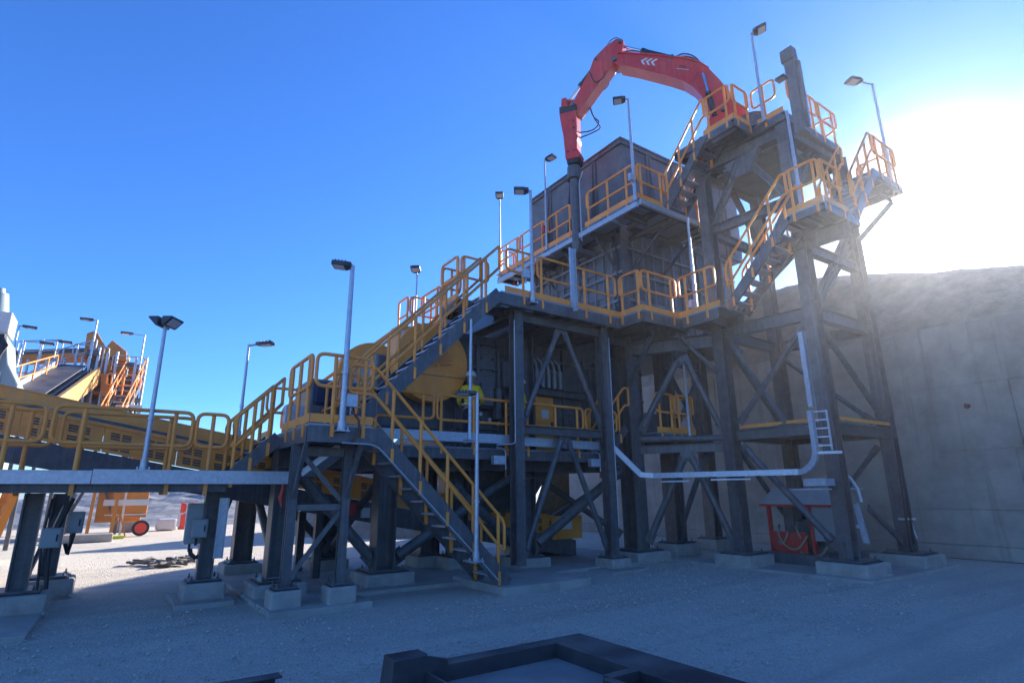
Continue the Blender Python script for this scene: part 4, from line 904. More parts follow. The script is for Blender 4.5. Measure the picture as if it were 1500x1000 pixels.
stk = plate('stick', [(3.12, 14.68), (3.34, 14.80), (3.68, 14.66), (4.06, 14.38), (4.22, 13.98), (4.74, 13.12), (4.80, 12.70), (4.62, 12.62), (4.14, 13.2), (3.48, 13.90), (3.22, 14.1)], .34)
plate('stick_flange', [(4.66, 12.60), (4.17, 13.17), (3.52, 13.86), (3.49, 13.92), (4.11, 13.23), (4.60, 12.66)], .40, bevel=0)
for a_, b_, w_, r_ in ((3.42, 14.02, .30, .075), (3.22, 14.62, .26, .06), (4.78, 12.95, .26, .07), (.62, 11.35, .36, .09), (4.0, 14.3, .22, .045), (1.78, 13.5, .26, .05)): build('pivot_pin', MB().tube(B(a_, b_, -w_), B(a_, b_, w_), r_, 14), steel, rb)
plate('boom_rib', [(1.15, 12.75), (1.27, 12.80), (1.42, 12.55), (1.32, 12.42)], .45)
plate('boom_patch', [(2.95, 13.72), (3.18, 13.84), (3.25, 13.98), (2.98, 13.94)], .44)
def cyl(name, a, b_, f, rb_, rr, s_=0):
    a, b_ = V(B(*a, s_)), V(B(*b_, s_)); m_ = a.lerp(b_, f); q = MB(); q.tube(a, m_, rb_, 14); q.tube(m_-(b_-a).normalized()*.09, m_, rb_*1.18, 14); o = build(name, q, black, rb); q = MB(); q.tube(m_, b_, rr, 12); build('piston_rod', q, chrome, o)
cyl('stick_cylinder', (1.72, 13.55), (3.2, 14.60), .62, .085, .045); cyl('hammer_cylinder', (4.06, 14.22), (5.02, 13.22), .55, .075, .04); cyl('boom_cylinder', (.85, 11.2), (1.02, 12.6), .55, .07, .04, .27); cyl('boom_cylinder', (.85, 11.2), (1.02, 12.6), .55, .07, .04, -.27)
q = MB(); q.prism([B(4.98, 13.30, -.16), B(5.14, 13.32, -.16), B(5.18, 12.9, -.16), B(5.0, 12.9, -.16)], NN*.06); q.prism([B(4.98, 13.30, .10), B(5.14, 13.32, .10), B(5.18, 12.9, .10), B(5.0, 12.9, .10)], NN*.06); q.bar(B(4.74, 13.12), B(5.1, 13.26), .3, .06); build('tilt_link', q, redm, rb)
plate('hammer_bracket', [(5.22, 13.02), (4.66, 12.95), (4.64, 12.74), (5.22, 12.78)], .38, black)
hm = plate('hammer', [(5.22, 12.77), (4.68, 12.74), (4.68, 12.1), (4.70, 11.95), (4.66, 11.82), (4.70, 11.7), (4.70, 11.42), (4.62, 11.28), (4.64, 11.14), (5.07, 11.16), (5.09, 11.5), (5.12, 12.0), (5.18, 12.42)], .40)
plate('hammer_foot', [(4.66, 11.14), (5.05, 11.15), (5.04, 11.02), (4.68, 11.0)], .36, black)
q = MB(); q.tube(B(4.86, 10.80), B(4.86, 11.06), .07, 14); build('chisel', q, steel, rb)
q = MB()
for a, b_ in ((4.78, 12.4), (4.78, 12.15), (4.8, 11.4), (4.98, 11.4)): q.tube(B(a, b_, .19), B(a, b_, .215), .03, 8); q.tube(B(a, b_, -.19), B(a, b_, -.215), .03, 8)
build('hammer_bolts', q, black, hm)
hs = MB()
def hose(pts, r=.02): 
    P_ = [V(p) for p in pts]; out = []
    for i in range(len(P_)-1):
        p0, p1, p2, p3 = P_[max(0, i-1)], P_[i], P_[i+1], P_[min(len(P_)-1, i+2)]
        for k in range(6):
            t_ = k/6; out.append(.5*((2*p1)+(p2-p0)*t_+(2*p0-5*p1+4*p2-p3)*t_*t_+(3*p1-p0-3*p2+p3)*t_**3))
    hs.path(out+[P_[-1]], r, 7)
for s_ in (-.06, .05):
    hose([B(4.36, 13.0, s_-.2), B(4.26, 12.62, s_-.24), B(4.10, 12.33+s_, s_-.24), B(4.3, 12.14, s_-.2), B(4.70, 12.06+s_, s_-.1)])
    hose([B(3.70, 14.70, s_), B(3.52, 14.92, s_), B(3.32, 14.92, s_), B(3.2, 14.72, s_)], .014)
    hose([B(1.85, 13.55, s_), B(1.5, 13.62, s_), B(1.2, 13.4, s_), B(1.0, 13.0, s_), B(.72, 12.55, s_), B(.45, 12.0, s_), B(.25, 11.4, s_)], .022)
    hose([B(3.3, 14.2, s_+.18), B(2.9, 14.2, s_+.1), B(2.5, 13.98, s_+.1), B(2.0, 13.68, s_+.1)], .02)
    hose([B(4.2, 13.92, s_*4), B(4.05, 13.5, s_*4-.0), B(3.8, 13.55, s_*4), B(3.72, 13.75, s_*4)], .018)
hose([B(.05, 10.95, -.5), B(-.3, 11.35, -.65), B(-.7, 11.4, -.5), B(-.9, 10.9, -.2)], .03); hose([B(.1, 10.9, -.45), B(-.2, 11.22, -.6), B(-.6, 11.25, -.5), B(-.8, 10.8, -.1)], .03)
build('hydraulic_hoses', hs, black, rb)
# markings on both cheeks of the boom
ax = (V((3.30, 14.02))-V((1.5, 13.1))).normalized(); nx_ = V((-ax.y, ax.x))
for sg in (-1, 1):
    q = MB()
    for k in range(3):
        c = V((2.30, 13.52)) + ax*(.155*k)
        for e in (1, -1):
            a0 = c+ax*.10; p = [a0, a0-ax*.085, c-ax*.085*0-ax*.10+nx_*.10*e+ax*.015, c+nx_*.10*e]
            tip = c+ax*.09; o1 = c-ax*.02+nx_*e*.105; w_ = ax*.075
            q.prism([B(*(tip), sg*.213), B(*(tip-w_), sg*.213), B(*(o1-w_), sg*.213), B(*(o1), sg*.213)], NN*.004*sg)
    build('white_chevrons', q, white, bo)
    q = MB(); a0 = V((1.38, 12.905)); q.prism([B(*a0, sg*.213), B(*(a0+ax*.36), sg*.213), B(*(a0+ax*.36+nx_*.014), sg*.213), B(*(a0+nx_*.014), sg*.213)], NN*.004*sg); build('white_underline', q, white, bo)
    cu = bpy.data.curves.new('lettering', 'FONT'); cu.body = 'FSB'; cu.size = .135; cu.extrude = .002; cu.align_x = 'CENTER'; cu.shear = .25
    lo = bpy.data.objects.new('lettering', cu); COL.objects.link(lo); cu.materials.append(letter)
    ctr = V((1.56, 13.02)); o3 = B(*ctr, sg*.2145)
    xa = DD*ax.x+V((0,0,ax.y)); 
    xd = -xa if sg < 0 else xa
    zd = NN*sg; yd = zd.cross(xd)
    if yd.z < 0: xd = -xd; yd = zd.cross(xd)
    mw_ = Matrix(((xd.x, yd.x, zd.x, o3.x), (xd.y, yd.y, zd.y, o3.y), (xd.z, yd.z, zd.z, o3.z), (0, 0, 0, 1)))
    lo.parent = bo; lo.matrix_parent_inverse = Matrix.Identity(4)
    lo.matrix_basis = Matrix.Translation(-LOC[bo.name]) @ mw_
    LOC[lo.name] = V((0,0,0))
for lo in [o for o in list(COL.objects) if o.type == 'FONT']:
    dg = bpy.context.evaluated_depsgraph_get(); me = bpy.data.meshes.new_from_object(lo.evaluated_get(dg))
    mo = bpy.data.objects.new('lettering', me); COL.objects.link(mo); mo.parent = lo.parent; mo.matrix_parent_inverse = Matrix.Identity(4); mo.matrix_basis = lo.matrix_basis.copy()
    bpy.data.objects.remove(lo)

# ------------------------------------------------------------------ lamp posts
def lamp(label, x, y, z0, z1, ang, reach=.3, tilt=.1, r=.038, head=(.36, .24, .09), group='floodlight posts on the plant', hd=True, name='lamp_post'):
    t = thing(name, label, 'lamp post', (x, y, z0), group)
    q = MB(); q.tube((x, y, z0), (x, y, z1), r, 12, r*.72); build('pole', q, galv, t)
    q = MB(); q.box(x-.1, x+.1, y-.1, y+.1, z0, z0+.018); q.tube((x, y, z0), (x, y, z0+.16), r*1.35, 12)
    for a in (-.075, .075):
        for c in (-.075, .075): q.tube((x+a, y+c, z0), (x+a, y+c, z0+.06), .012, 6)
    build('base_flange', q, galv, t)
    build('pole_clamp', MB().tube((x, y, z0+(z1-z0)*.33), (x, y, z0+(z1-z0)*.33+.04), r*1.25, 12), galv, t)
    if hd:
        d = V((math.cos(ang), math.sin(ang), 0)); p = V((x, y, z1-.03))
        q = MB(); q.tube(p, p+d*reach+V((0,0,.02)), .022, 8); build('arm', q, galv, t)
        L_, W_, H_ = head; dn = (d+V((0,0,tilt))).normalized(); c0 = p+d*reach+V((0,0,.02)); up = dn.cross(V((-d.y, d.x, 0))); up = up if up.z > 0 else -up
        sd = V((-d.y, d.x, 0)); q = MB()
        e = [c0-sd*W_*.3-up*H_*.2, c0+sd*W_*.3-up*H_*.2, c0+dn*L_*.3+sd*W_*.5-up*H_*.4, c0+dn*L_+sd*W_*.5-up*H_*.4, c0+dn*L_-sd*W_*.5-up*H_*.4, c0+dn*L_*.3-sd*W_*.5-up*H_*.4]
        q.prism([e[0], e[1], e[2], e[3], e[4], e[5]], up*H_*.75)
        for k in range(4): q.bar(c0+dn*L_*(.3+.18*k)-sd*W_*.4+up*H_*.45, c0+dn*L_*(.3+.18*k)+sd*W_*.4+up*H_*.45, .014, .05)
        ho = build('lamp_head', q, lamp_grey, t, bevel=.012)
        q = MB(); a = c0+dn*L_*.62-up*(H_*.4+.006); q.bar(a-dn*L_*.28, a+dn*L_*.28, W_*.78, .008, up); build('lens', q, lens_m, ho)
    return t
TOCAM = math.atan2(-1, -.03)
t = lamp('tall lamp post with a wide double head on the conveyor walkway at the left',    .315, 10.33, 2.01, 4.36, TOCAM, .06, .0, .038, (.3, .3, .1), hd=False)
hx = V((.824, -.567, 0)); hy_ = V((.567, .824, 0))
for sg in (1, -1):
    q = MB(); c = V((.315, 10.33, 4.37)); d = hx*sg
    for w_ in (1,): q.prism([c+d*.03-hy_*.17+V((0,0,-.10)), c+d*.07-hy_*.17+V((0,0,-.10)), c+d*.19-hy_*.17+V((0,0,.02)), c+d*.19-hy_*.17+V((0,0,.045)), c+d*.03-hy_*.17+V((0,0,.045))], hy_*.34)
    o = build('lamp_head', q, lamp_grey, t, bevel=.012)
    q = MB(); q.prism([c+d*.085-hy_*.12+V((0,0,-.09)), c+d*.18-hy_*.12+V((0,0,.008)), c+d*.18+hy_*.12+V((0,0,.008)), c+d*.085+hy_*.12+V((0,0,-.09))], d*.006+V((0,0,-.006))); build('lens', q, lens_m, o)
lamp('thin lamp post behind the short stair, its head reaching right', 1.86, 12.2, 2.7, 4.62, -.62, .16, .08, .034, (.34, .2, .08))
lamp('lamp post at the front edge of the left landing, head turned left', 2.72, 8.55, 2.56, 5.26, 2.6, .02, .12, .05, (.3, .24, .1))
lamp('thin lamp post far behind the flywheel guard, head just above the rails', 6.15, 13.6, 5.0, 7.60, -2.2, .03, .25, .03, (.30, .26, .1))
lamp('lamp post standing at the foot of the lower stair with a flat dark head', 5.09, 8.5, .55, 3.36, 2.4, .02, .04, .042, (.36, .26, .07))
lamp('bare galvanised pole standing on the crusher walkway beside the yellow guard', 5.42, 9.32, 2.6, 5.0, 0, hd=False, name='light_pole')
lamp('lamp post at the far left corner of the hopper walkway', 9.98, 15.2, 8.9, 11.8, -2.2, .05, .22, .032, (.36, .28, .1))
lamp('lamp post on the upper walkway left of the hopper, head turned left', 6.98, 9.34, 5.62, 8.38, 2.5, .04, .06, .045, (.34, .26, .09))
lamp('lamp post on the hopper walkway with a red beacon on it', 9.93, 12.5, 8.75, 11.9, -1.3, .06, .12, .036, (.34, .26, .09))
lamp('lamp post at the near corner of the hopper walkway, head turned left', 9.95, 8.85, 8.75, 11.85, 2.3, .06, .03, .045, (.34, .26, .1))
lamp('highest lamp post, on the breaker platform beside the red arm', 12.0, 6.35, 10.4, 13.1, -1.0, .04, .25, .042, (.32, .28, .1))
lamp('lamp post at the right tower end by the sun, head turned left', 15.42, 5.08, 9.0, 12.25, 2.75, .35, .0, .042, (.42, .28, .09))
lamp('bare galvanised pole rising from the small platform to the top of the tower', 11.95, 5.75, 7.4, 10.35, 0, r=.045, hd=False, name='light_pole')
lamp('bare galvanised pole between the upper walkway and the hopper walkway', 11.52, 8.5, 5.75, 8.62, 0, r=.045, hd=False, name='light_pole')
lamp('bare galvanised pole on the rear platform, right of the widest column', 12.3, 9.66, 2.95, 5.3, 0, hd=False, name='light_pole')
lamp('bare galvanised pole on the crusher walkway behind the right walkway post', 9.62, 10.2, 2.6, 5.15, 0, hd=False, name='light_pole')
q = MB(); q.ch((8.2, 9.36, 5.75), (8.2, 9.36, 7.25), .06, .17, (1,0,0)); q.bar((8.2, 9.3, 5.75), (8.0, 9.1, 5.6), .1, .05); single('channel_post', q, galv, 'short galvanised channel post at the edge of the upper walkway', 'post')
for lab, x, y, z in (('grey box on the left side lamp post of the landing', 2.86, 8.6, 2.95), ('grey box near the foot of the lamp post at the hopper corner', 9.82, 8.8, 9.3), ('grey box on the bare pole at the upper walkway', 11.4, 8.52, 6.1), ('grey box beside the lamp post left of the hopper', 6.84, 9.38, 6.2)):
    t = thing('junction_box', lab, 'junction box', (x, y, z)); build('body', MB().box(x-.09, x+.09, y-.05, y+.05, z, z+.2), galv, t, bevel=.01); q = MB(); q.tube((x, y, z-.12), (x, y, z), .015, 6); build('conduit', q, galv, t)
q = MB(); q.path([(2.86, 8.56, 2.9), (2.98, 8.54, 2.75), (3.0, 8.54, 2.55), (2.9, 8.56, 2.42)], .018, 7); single('red_cable', q, rust, 'reddish cable looping beside the lamp post foot on the landing edge', 'cable')

# ------------------------------------------------------------------ red hydraulic cabin on its skid
cb = thing('hydraulic_cabin', 'red open sided hydraulic power unit with pale roof behind the tower leg', 'power unit', (13.6, 7.3, .1))
cx0, cx1, cy0, cy1 = 12.95, 14.2, 6.55, 8.12
q = MB(); q.box(cx0-.25, cx1, cy0, cy1+.15, .03, .27); build('skid', q, crush, cb, bevel=.01)
q = MB(); q.prism([(cx0-.08, cy0-.1, 1.33), (cx0-.08, cy1+.16, 1.33), (cx0+.22, cy1-.05, 1.66), (cx0+.22, cy0-.1, 1.66)], (.03, 0, .02)); q.box(cx0+.22, cx1, cy0-.1, cy1, 1.64, 1.68); build('roof', q, mat('dusty_grey_roof', (.42, .41, .40), .6, 0, .15, 4, dust=.5), cb)
build('eave_rail', MB().box(cx0-.07, cx0-.02, cy0-.1, cy1+.16, 1.28, 1.335), redm, cb)
for y in (cy1-.02, cy0+.55): build('frame_post', MB().box(cx0, cx0+.07, y-.04, y+.04, .275, 1.3), redm, cb)
for y in (cy1-.02,): build('frame_post', MB().box(cx1-.07, cx1, y-.04, y+.04, .275, 1.62), redm, cb)
q = MB(); q.prism([(cx0-.005, cy1+.02, .72), (cx0-.005, 7.25, .72), (cx0-.005, 7.25, .275), (cx0-.005, cy1-.1, .275)], (.05, 0, 0)); build('front_panel', q, redm, cb, bevel=.01)
q = MB(); q.box(cx0+.02, cx0+.06, cy0+.6, 7.22, .5, .72); build('lower_panel', q, rust, cb)
q = MB(); q.box(cx0-.01, cx0+.03, cy0-.05, cy0+.5, .55, 1.27); build('side_panel', q, grey, cb, bevel=.01)
q = MB(); q.box(cx0+.35, cx1-.1, cy0+.2, cy1-.2, .28, .95); q.box(cx0+.3, cx0+.7, cy1-.45, cy1-.2, .7, 1.25); q.tube((cx0+.2, 6.95, 1.0), (cx0+.7, 6.95, 1.0), .2, 20); build('motor_and_tank', q, crush, cb, bevel=.015)
hs = MB()
hose([(cx0-.04, 7.85, .86), (cx0-.12, 7.84, .7), (cx0-.15, 7.74, .50), (cx0-.14, 7.58, .37), (cx0-.13, 7.38, .40), (cx0-.08, 7.18, .66)], .02); hose([(cx0-.03, 7.62, .8), (cx0-.12, 7.66, .6), (cx0-.1, 7.78, .45), (cx0-.04, 7.9, .5)], .016); hose([(cx0-.05, 7.4, .3), (cx0-.15, 7.2, .22), (cx0-.15, 6.9, .28), (cx0-.04, 6.8, .45)], .025); hose([(cx0-.03, 7.45, .85), (cx0-.09, 7.38, .7), (cx0-.05, 7.35, .6)], .02)
build('hydraulic_hoses', hs, mat('tan_hose', (.32, .28, .18), .5), cb)
for y, zz in ((7.86, .74), (7.62, .70), (7.40, .80)): build('valve', MB().tube((cx0-.06, y, zz), (cx0-.06, y-.03, zz+.14), .028, 10), steel, cb)
q = MB(); q.prism([(12.40, 5.80, .62), (12.40, 5.88, 1.35), (12.40, 5.80, 1.38), (12.40, 5.70, .62)], (.14, .03, 0)); q.box(12.33, 12.41, 5.83, 5.9, .9, .96); single('switch_cover', q, galv, 'pale narrow cover strapped upright to the front tower leg', 'cover')
q = MB(); q.path([(12.36, 5.93, 1.95), (12.44, 5.86, 1.85), (12.52, 5.80, 1.65), (12.54, 5.78, 1.40)], .035, 8); single('pale_duct', q, galv, 'curved pale duct above the narrow cover at the front tower leg', 'duct')
q = MB(); q.path([(14.74+.2*math.cos(a), 5.92+.2*math.sin(a), 1.0) for a in [i*.785 for i in range(8)]], .022, 6, True); q.path([(14.6, 5.76, 1.0), (14.5, 5.7, .8), (14.55, 5.68, .6)], .016, 6); single('white_strap', q, white, 'white strap tied round the rightmost tower leg', 'strap')
q = MB(); q.box(11.42, 11.75, 5.85, 6.3, 1.72, 1.86); q.box(11.3, 11.7, 5.9, 6.5, 1.64, 1.67); single('tray_end_box', q, galv, 'galvanised box at the bend of the low cable tray', 'junction box')

# ------------------------------------------------------------------ people
def skinned(name, nodes, m, parent, sub=2):
    """one continuous surface grown along connected joints: nodes = {id: (pos, radius, parent id)}"""
    ids = list(nodes); off = LOC[parent.name]
    me = bpy.data.meshes.new(name); me.from_pydata([tuple(V(nodes[i][0])-off) for i in ids], [(ids.index(nodes[i][2]), ids.index(i)) for i in ids if nodes[i][2]], [])
    o = bpy.data.objects.new(name, me); COL.objects.link(o); o.parent = parent; LOC[o.name] = off
    sk = o.modifiers.new('skin', 'SKIN'); sk.use_smooth_shade = True
    for k, i in enumerate(ids):
        r = nodes[i][1]; r = r if isinstance(r, tuple) else (r, r)
        me.skin_vertices[0].data[k].radius = r; me.skin_vertices[0].data[k].use_root = (k == 0)
    sb = o.modifiers.new('subsurf', 'SUBSURF'); sb.levels = sub; sb.render_levels = sub
    me.materials.append(m); return o
def person(label, x, y, z, ang, s, pose):
    t = thing('person', label, 'person', (x, y, z), None)
    f = V((math.cos(ang), math.sin(ang), 0)); r = V((f.y, -f.x, 0)); O = V((x, y, z))
    def P(fx, rx, zz): return O + f*fx*s + r*rx*s + V((0, 0, zz*s))
    S = lambda v: v*s
    nd = {'pel': (P(0, 0, .95), (S(.16), S(.12)), None), 'belly': (P(.01, 0, 1.10), (S(.15), S(.115)), 'pel'), 'chest': (P(.02, 0, 1.32), (S(.17), S(.125)), 'belly'), 'neck0': (P(.02, 0, 1.46), S(.07), 'chest'), 'neck': (P(.03, 0, 1.53), S(.055), 'neck0'), 'jaw': (P(.05, 0, 1.585), (S(.068), S(.075)), 'neck'), 'face': (P(.045, 0, 1.655), (S(.078), S(.095)), 'jaw'), 'crown': (P(.035, 0, 1.73), (S(.075), S(.09)), 'face')}
    hands = {}
    for sd, k in (('L', -1), ('R', 1)):
        nd['hip'+sd] = (P(0, .09*k, .88), S(.095), 'pel'); nd['knee'+sd] = (P(.03, .11*k, .50), S(.062), 'hip'+sd); nd['ank'+sd] = (P(-.01, .11*k, .09), S(.045), 'knee'+sd); nd['toe'+sd] = (P(.16, .12*k, .03), S(.035), 'ank'+sd)
        e, h_ = pose[sd]
        nd['sh'+sd] = (P(.01, .17*k, 1.40), S(.07), 'chest'); nd['el'+sd] = (P(*e), S(.045), 'sh'+sd); nd['wr'+sd] = (P(*h_), S(.03), 'el'+sd)
        d = (V(h_)-V(e)).normalized(); pl_ = V(h_)+d*.07; nd['palm'+sd] = (P(*pl_), (S(.04), S(.018)), 'wr'+sd); hands[sd] = (V(h_), d, pl_)
    body = skinned('body', nd, skin, t)
    for sd in hands:  # five fingers, each its own bent chain rooted in the palm
        w_, d, pl_ = hands[sd]; side = d.cross(V((0,0,1))); side = side.normalized() if side.length > .1 else V((0, 1, 0)); dn = side.cross(d).normalized()
        q = MB()
        for i, L_ in enumerate((.070, .080, .075, .058)):
            a = pl_+side*(.027-.018*i)+d*.01; q.path([P(*a), P(*(a+d*L_*.5)), P(*(a+d*L_*.85-dn*L_*.3)), P(*(a+d*L_*.9-dn*L_*.6))], [S(.0095), S(.009), S(.008), S(.006)], 7)
        a = w_+d*.03+side*.03; q.path([P(*a), P(*(a+side*.03+d*.03)), P(*(a+side*.035+d*.06-dn*.015))], [S(.011), S(.010), S(.007)], 7)
        build('fingers', q, skin, body)
    q = MB() # face: nose, brow, mouth, ears
    q.prism([P(.135, 0, 1.67), P(.135, -.016, 1.63), P(.165, 0, 1.635), P(.135, .016, 1.63)], f*s*.004); q.tube(P(.09, -.08, 1.67), P(.05, -.085, 1.63), S(.018), 8); q.tube(P(.09, .08, 1.67), P(.05, .085, 1.63), S(.018), 8); build('nose_and_ears', q, skin, body)
    q = MB()
    for k in (-1, 1): q.tube(P(.125, .032*k, 1.675), P(.137, .032*k, 1.675), S(.011), 8)
    build('eyes', q, black, body)
    sh = {'w': (P(0, 0, .93), (S(.178), S(.138)), None), 'b': (P(.01, 0, 1.10), (S(.172), S(.138)), 'w'), 'c': (P(.02, 0, 1.32), (S(.195), S(.148)), 'b'), 'n': (P(.02, 0, 1.47), S(.085), 'c')}
    for sd, k in (('L', -1), ('R', 1)):
        e, h_ = pose[sd]; sh['s'+sd] = (P(.01, .18*k, 1.40), S(.09), 'c'); sh['e'+sd] = (P(*e), S(.062), 's'+sd); m_ = V(e).lerp(V(h_), .85); sh['h'+sd] = (P(*m_), S(.046), 'e'+sd)
    skinned('work_shirt', sh, hivis, t)
    tr = {'p': (P(0, 0, .96), (S(.168), S(.135)), None), 'q': (P(0, 0, .86), (S(.165), S(.135)), 'p')}
    for sd, k in (('L', -1), ('R', 1)): tr['h'+sd] = (P(0, .095*k, .80), S(.108), 'q'); tr['k'+sd] = (P(.03, .11*k, .50), S(.080), 'h'+sd); tr['a'+sd] = (P(-.01, .11*k, .12), S(.068), 'k'+sd)
    skinned('trousers', tr, navy, t)
    q = MB(); c = P(.02, 0, 0)
    for zz, hgt in ((1.02, .05), (1.2, .05)):
        q.path([P(.01+.165*math.cos(a), .205*math.sin(a), zz) for a in [i*math.pi/10 for i in range(20)]], S(.024), 6, True)
    build('reflective_bands', q, refl, t)
    q = MB(); rings = []
    for zz, rr in ((1.70, .128), (1.735, .128), (1.79, .112), (1.825, .07), (1.838, .01)): rings.append([P(.035+rr*1.12*math.cos(a), rr*math.sin(a), zz) for a in [i*math.pi/9 for i in range(18)]])
    vs = [p for r_ in rings for p in r_]; q.add(vs, [(i*18+j, i*18+(j+1) % 18, i*18+18+(j+1) % 18, i*18+18+j) for i in range(4) for j in range(18)], True)
    q.prism([P(.035+.15*math.cos(a)*1.15, .13*math.sin(a), 1.70) for a in [-1.2, -.7, -.25, .25, .7, 1.2]], (0, 0, .012)); build('hard_hat', q, white, t)
    q = MB()
    for k in (-1, 1): q.path([P(-.06, .11*k, .055), P(.05, .11*k, .06), P(.17, .12*k, .045), P(.2, .12*k, .04)], [S(.05), S(.055), S(.05), S(.03)], 10)
    build('boots', q, black, t)
person('worker in a white hard hat and yellow shirt below the yellow flywheel guard', 6.18, 10.6, 2.56, 1.0, .93, {'L': ((.02, -.29, 1.12), (.22, -.24, 1.02)), 'R': ((.03, .28, 1.12), (.25, .2, 1.06))})
person('second worker in yellow, mostly hidden behind the left walkway post', 7.66, 10.75, 2.56, 2.4, .93, {'L': ((.0, -.27, 1.12), (.1, -.3, .86)), 'R': ((.05, .27, 1.14), (.26, .2, 1.12))})

# ------------------------------------------------------------------ steel frames lying in the foreground
framem = mat('dark_frame_steel', (.030, .031, .036), .5, 0, .35, 7, dust=.55, bump=.15)
def fgframe():
    t = thing('foreground_frame', 'large dark steel pan with a raised rim lying on the gravel in the foreground', 'steel frame', (4.4, 4.1, 0))
    H0 = .21; q = MB(); A_, B_, C_ = V((2.05, 4.86, 0)), V((4.0, 4.9, 0)), V((4.25, 2.2, 0))
    ux = V((.98, .02, 0)); 
    x0, x1, y0, y1 = 2.40, 3.93, 2.0, 4.94
    r_ = MB()
    r_.box(x0, x1, y1-.11, y1, .0, H0); r_.box(x1-.11, x1, y0, y1-.11, .0, H0); r_.box(x1+.0, x1+.34, y0, y1+.06, H0-.03, H0)
    r_.box(x0-.1, x1, y1, y1+.06, H0-.03, H0)
    build('rim', r_, framem, t, bevel=.006)
    build('floor_plate', MB().box(x0, x1-.11, y0, y1-.11, .05, .075), crush2, t)
    w_ = MB(); w_.box(x0-.012, x0+.012, y0, y1-.11, .075, H0-.02); w_.box(x0+1.02, x0+1.10, y0, y1-1.2, .075, H0); w_.box(x0+1.10, x1-.11, y1-1.22, y1-1.12, .075, H0); build('divider', w_, framem, t)
    e = MB(); e.prism([(x0-.32, y1-.13, .06), (x0+.22, y1-.13, .06), (x0+.2, y1-.13, .26), (x0-.02, y1-.13, .315), (x0-.3, y1-.13, .315)], (0, .03, 0)); e.prism([(x0-.32, y1-.11, .06), (x0-.30, y1-.11, .315), (x0-.30, y1+.09, .315), (x0-.32, y1+.12, .06)], (.03, 0, 0)); e.prism([(x0-.30, y1+.09, .30), (x0+.02, y1+.09, .30), (x0+.02, y1-.1, .30), (x0-.3, y1-.1, .30)], (0, 0, .02)); e.box(x0-.4, x0+.1, y1-.3, y1+.05, .04, .06)
    build('lifting_lug', e, framem, t, bevel=.005)
    return t
crush2 = mat('dusty_dark_plate', (.20, .195, .19), .7, 0, .25, 3, dust=.7, bump=.15)
fgframe()
q = MB(); q.box(-.4, 1.32, 5.42, 5.50, 0, .19); q.box(-.4, 1.36, 5.36, 5.50, .19, .205); q.box(.9, .912, 4.4, 5.42, 0, .17); q.box(-.4, 1.30, 4.4, 5.42, .03, .05)
single('steel_beam_frame', q, framem, 'dark steel frame edge cut off by the bottom of the picture at the left', 'steel frame', bevel=.005)

# ------------------------------------------------------------------ far plant at the left
pl = thing('screening_plant', 'sunlit yellow screening plant standing far off at the left', 'screening plant', (-.6, 33, 0))
q = MB(); q.prism([(-2.0, 31.6, 7.75), (-2.05, 31.6, 8.9), (-1.72, 31.6, 9.1), (-1.25, 31.6, 8.35), (-1.05, 31.6, 8.72), (-.42, 31.6, 8.25), (-.36, 31.6, 7.75)], (0, 1.8, 0)); build('feed_box', q, brown, pl, bevel=.03)
q = MB(); q.box(-1.0, .1, 31.8, 34, 7.0, 7.5); q.box(-.95, .2, 31.75, 34, 6.3, 6.75); build('screen_deck', q, brown, pl, bevel=.02)
q = MB(); q.box(-1.2, -.9, 31.6, 31.9, 5.4, 7.9); q.box(-.55, .25, 31.7, 33, 5.5, 6.1); build('side_plate', q, brown, pl, bevel=.02)
for x, y in ((-1.6, 31.8), (.2, 31.8), (-1.6, 34.2), (.2, 34.2)):
    q = MB(); q.ib((x, y, 0), (x, y, 7.7), .25, .25, (0,1,0)); build('leg', q, steel, pl)
q = MB(); q.bar((-1.6, 31.8, .5), (.2, 31.8, 5.4), .12, .12); q.bar((.2, 31.8, .5), (-1.6, 31.8, 5.4), .12, .12); q.bar((-1.5, 31.8, 5.2), (.1, 31.8, 5.2), .2, .25); build('cross_brace', q, steel, pl)
for p0, p1 in (((-.9, 31.5), (.35, 31.5)), ((.4, 31.5), (.4, 33.5)), ((-2.4, 31.4), (-1.1, 31.4))): handrail(pl, (*p0, 7.0 if p0[0] > -2 else 7.3), (*p1, 7.0 if p0[0] > -2 else 7.3), 3, 1.0, .5, m=galv)
q = MB(); q.box(-2.4, .45, 31.35, 31.75, 6.95, 7.0); build('platform', q, steel, pl)
stair(pl, (-.95, 28.2, 4.2), (-.3, 31.4, 7.0), (.7, .0, 0), .3, .25, (1, 1), 4, .1)
q = MB(); q.box(-.1, .5, 29.2, 29.8, 5.35, 5.45); q.box(.4, .48, 29.5, 29.58, 0, 5.35); q.bar((-.9, 28.0, 4.1), (-.2, 29.3, 5.4), .5, .08); build('white_chute', q, white, pl)
for k, (x, y, z0, z1) in enumerate(((-1.45, 31.2, 4.5, 8.2), (-1.1, 31.2, 4.8, 8.0), (-.75, 31.2, 5.0, 8.1), (.42, 31.3, 4.2, 8.0), (.0, 31.2, 5.0, 7.9))): build('pipe_post', MB().tube((x, y, z0), (x, y, z1), .06, 8), galv, pl)
for k in range(4): build('screen_beam', MB().ib((-1.7+.1*k, 31.5+.02*k, 5.75+.45*k), (.25, 31.5+.02*k, 5.6+.45*k), .12, .16), brown if k % 2 else steel, pl)
build('motor', MB().tube((-1.9, 31.3, 7.9), (-1.45, 31.3, 7.95), .2, 14), crush, pl); build('vibrator_box', MB().box(-.4, .05, 31.4, 31.7, 7.5, 7.72), crush, pl, bevel=.02)
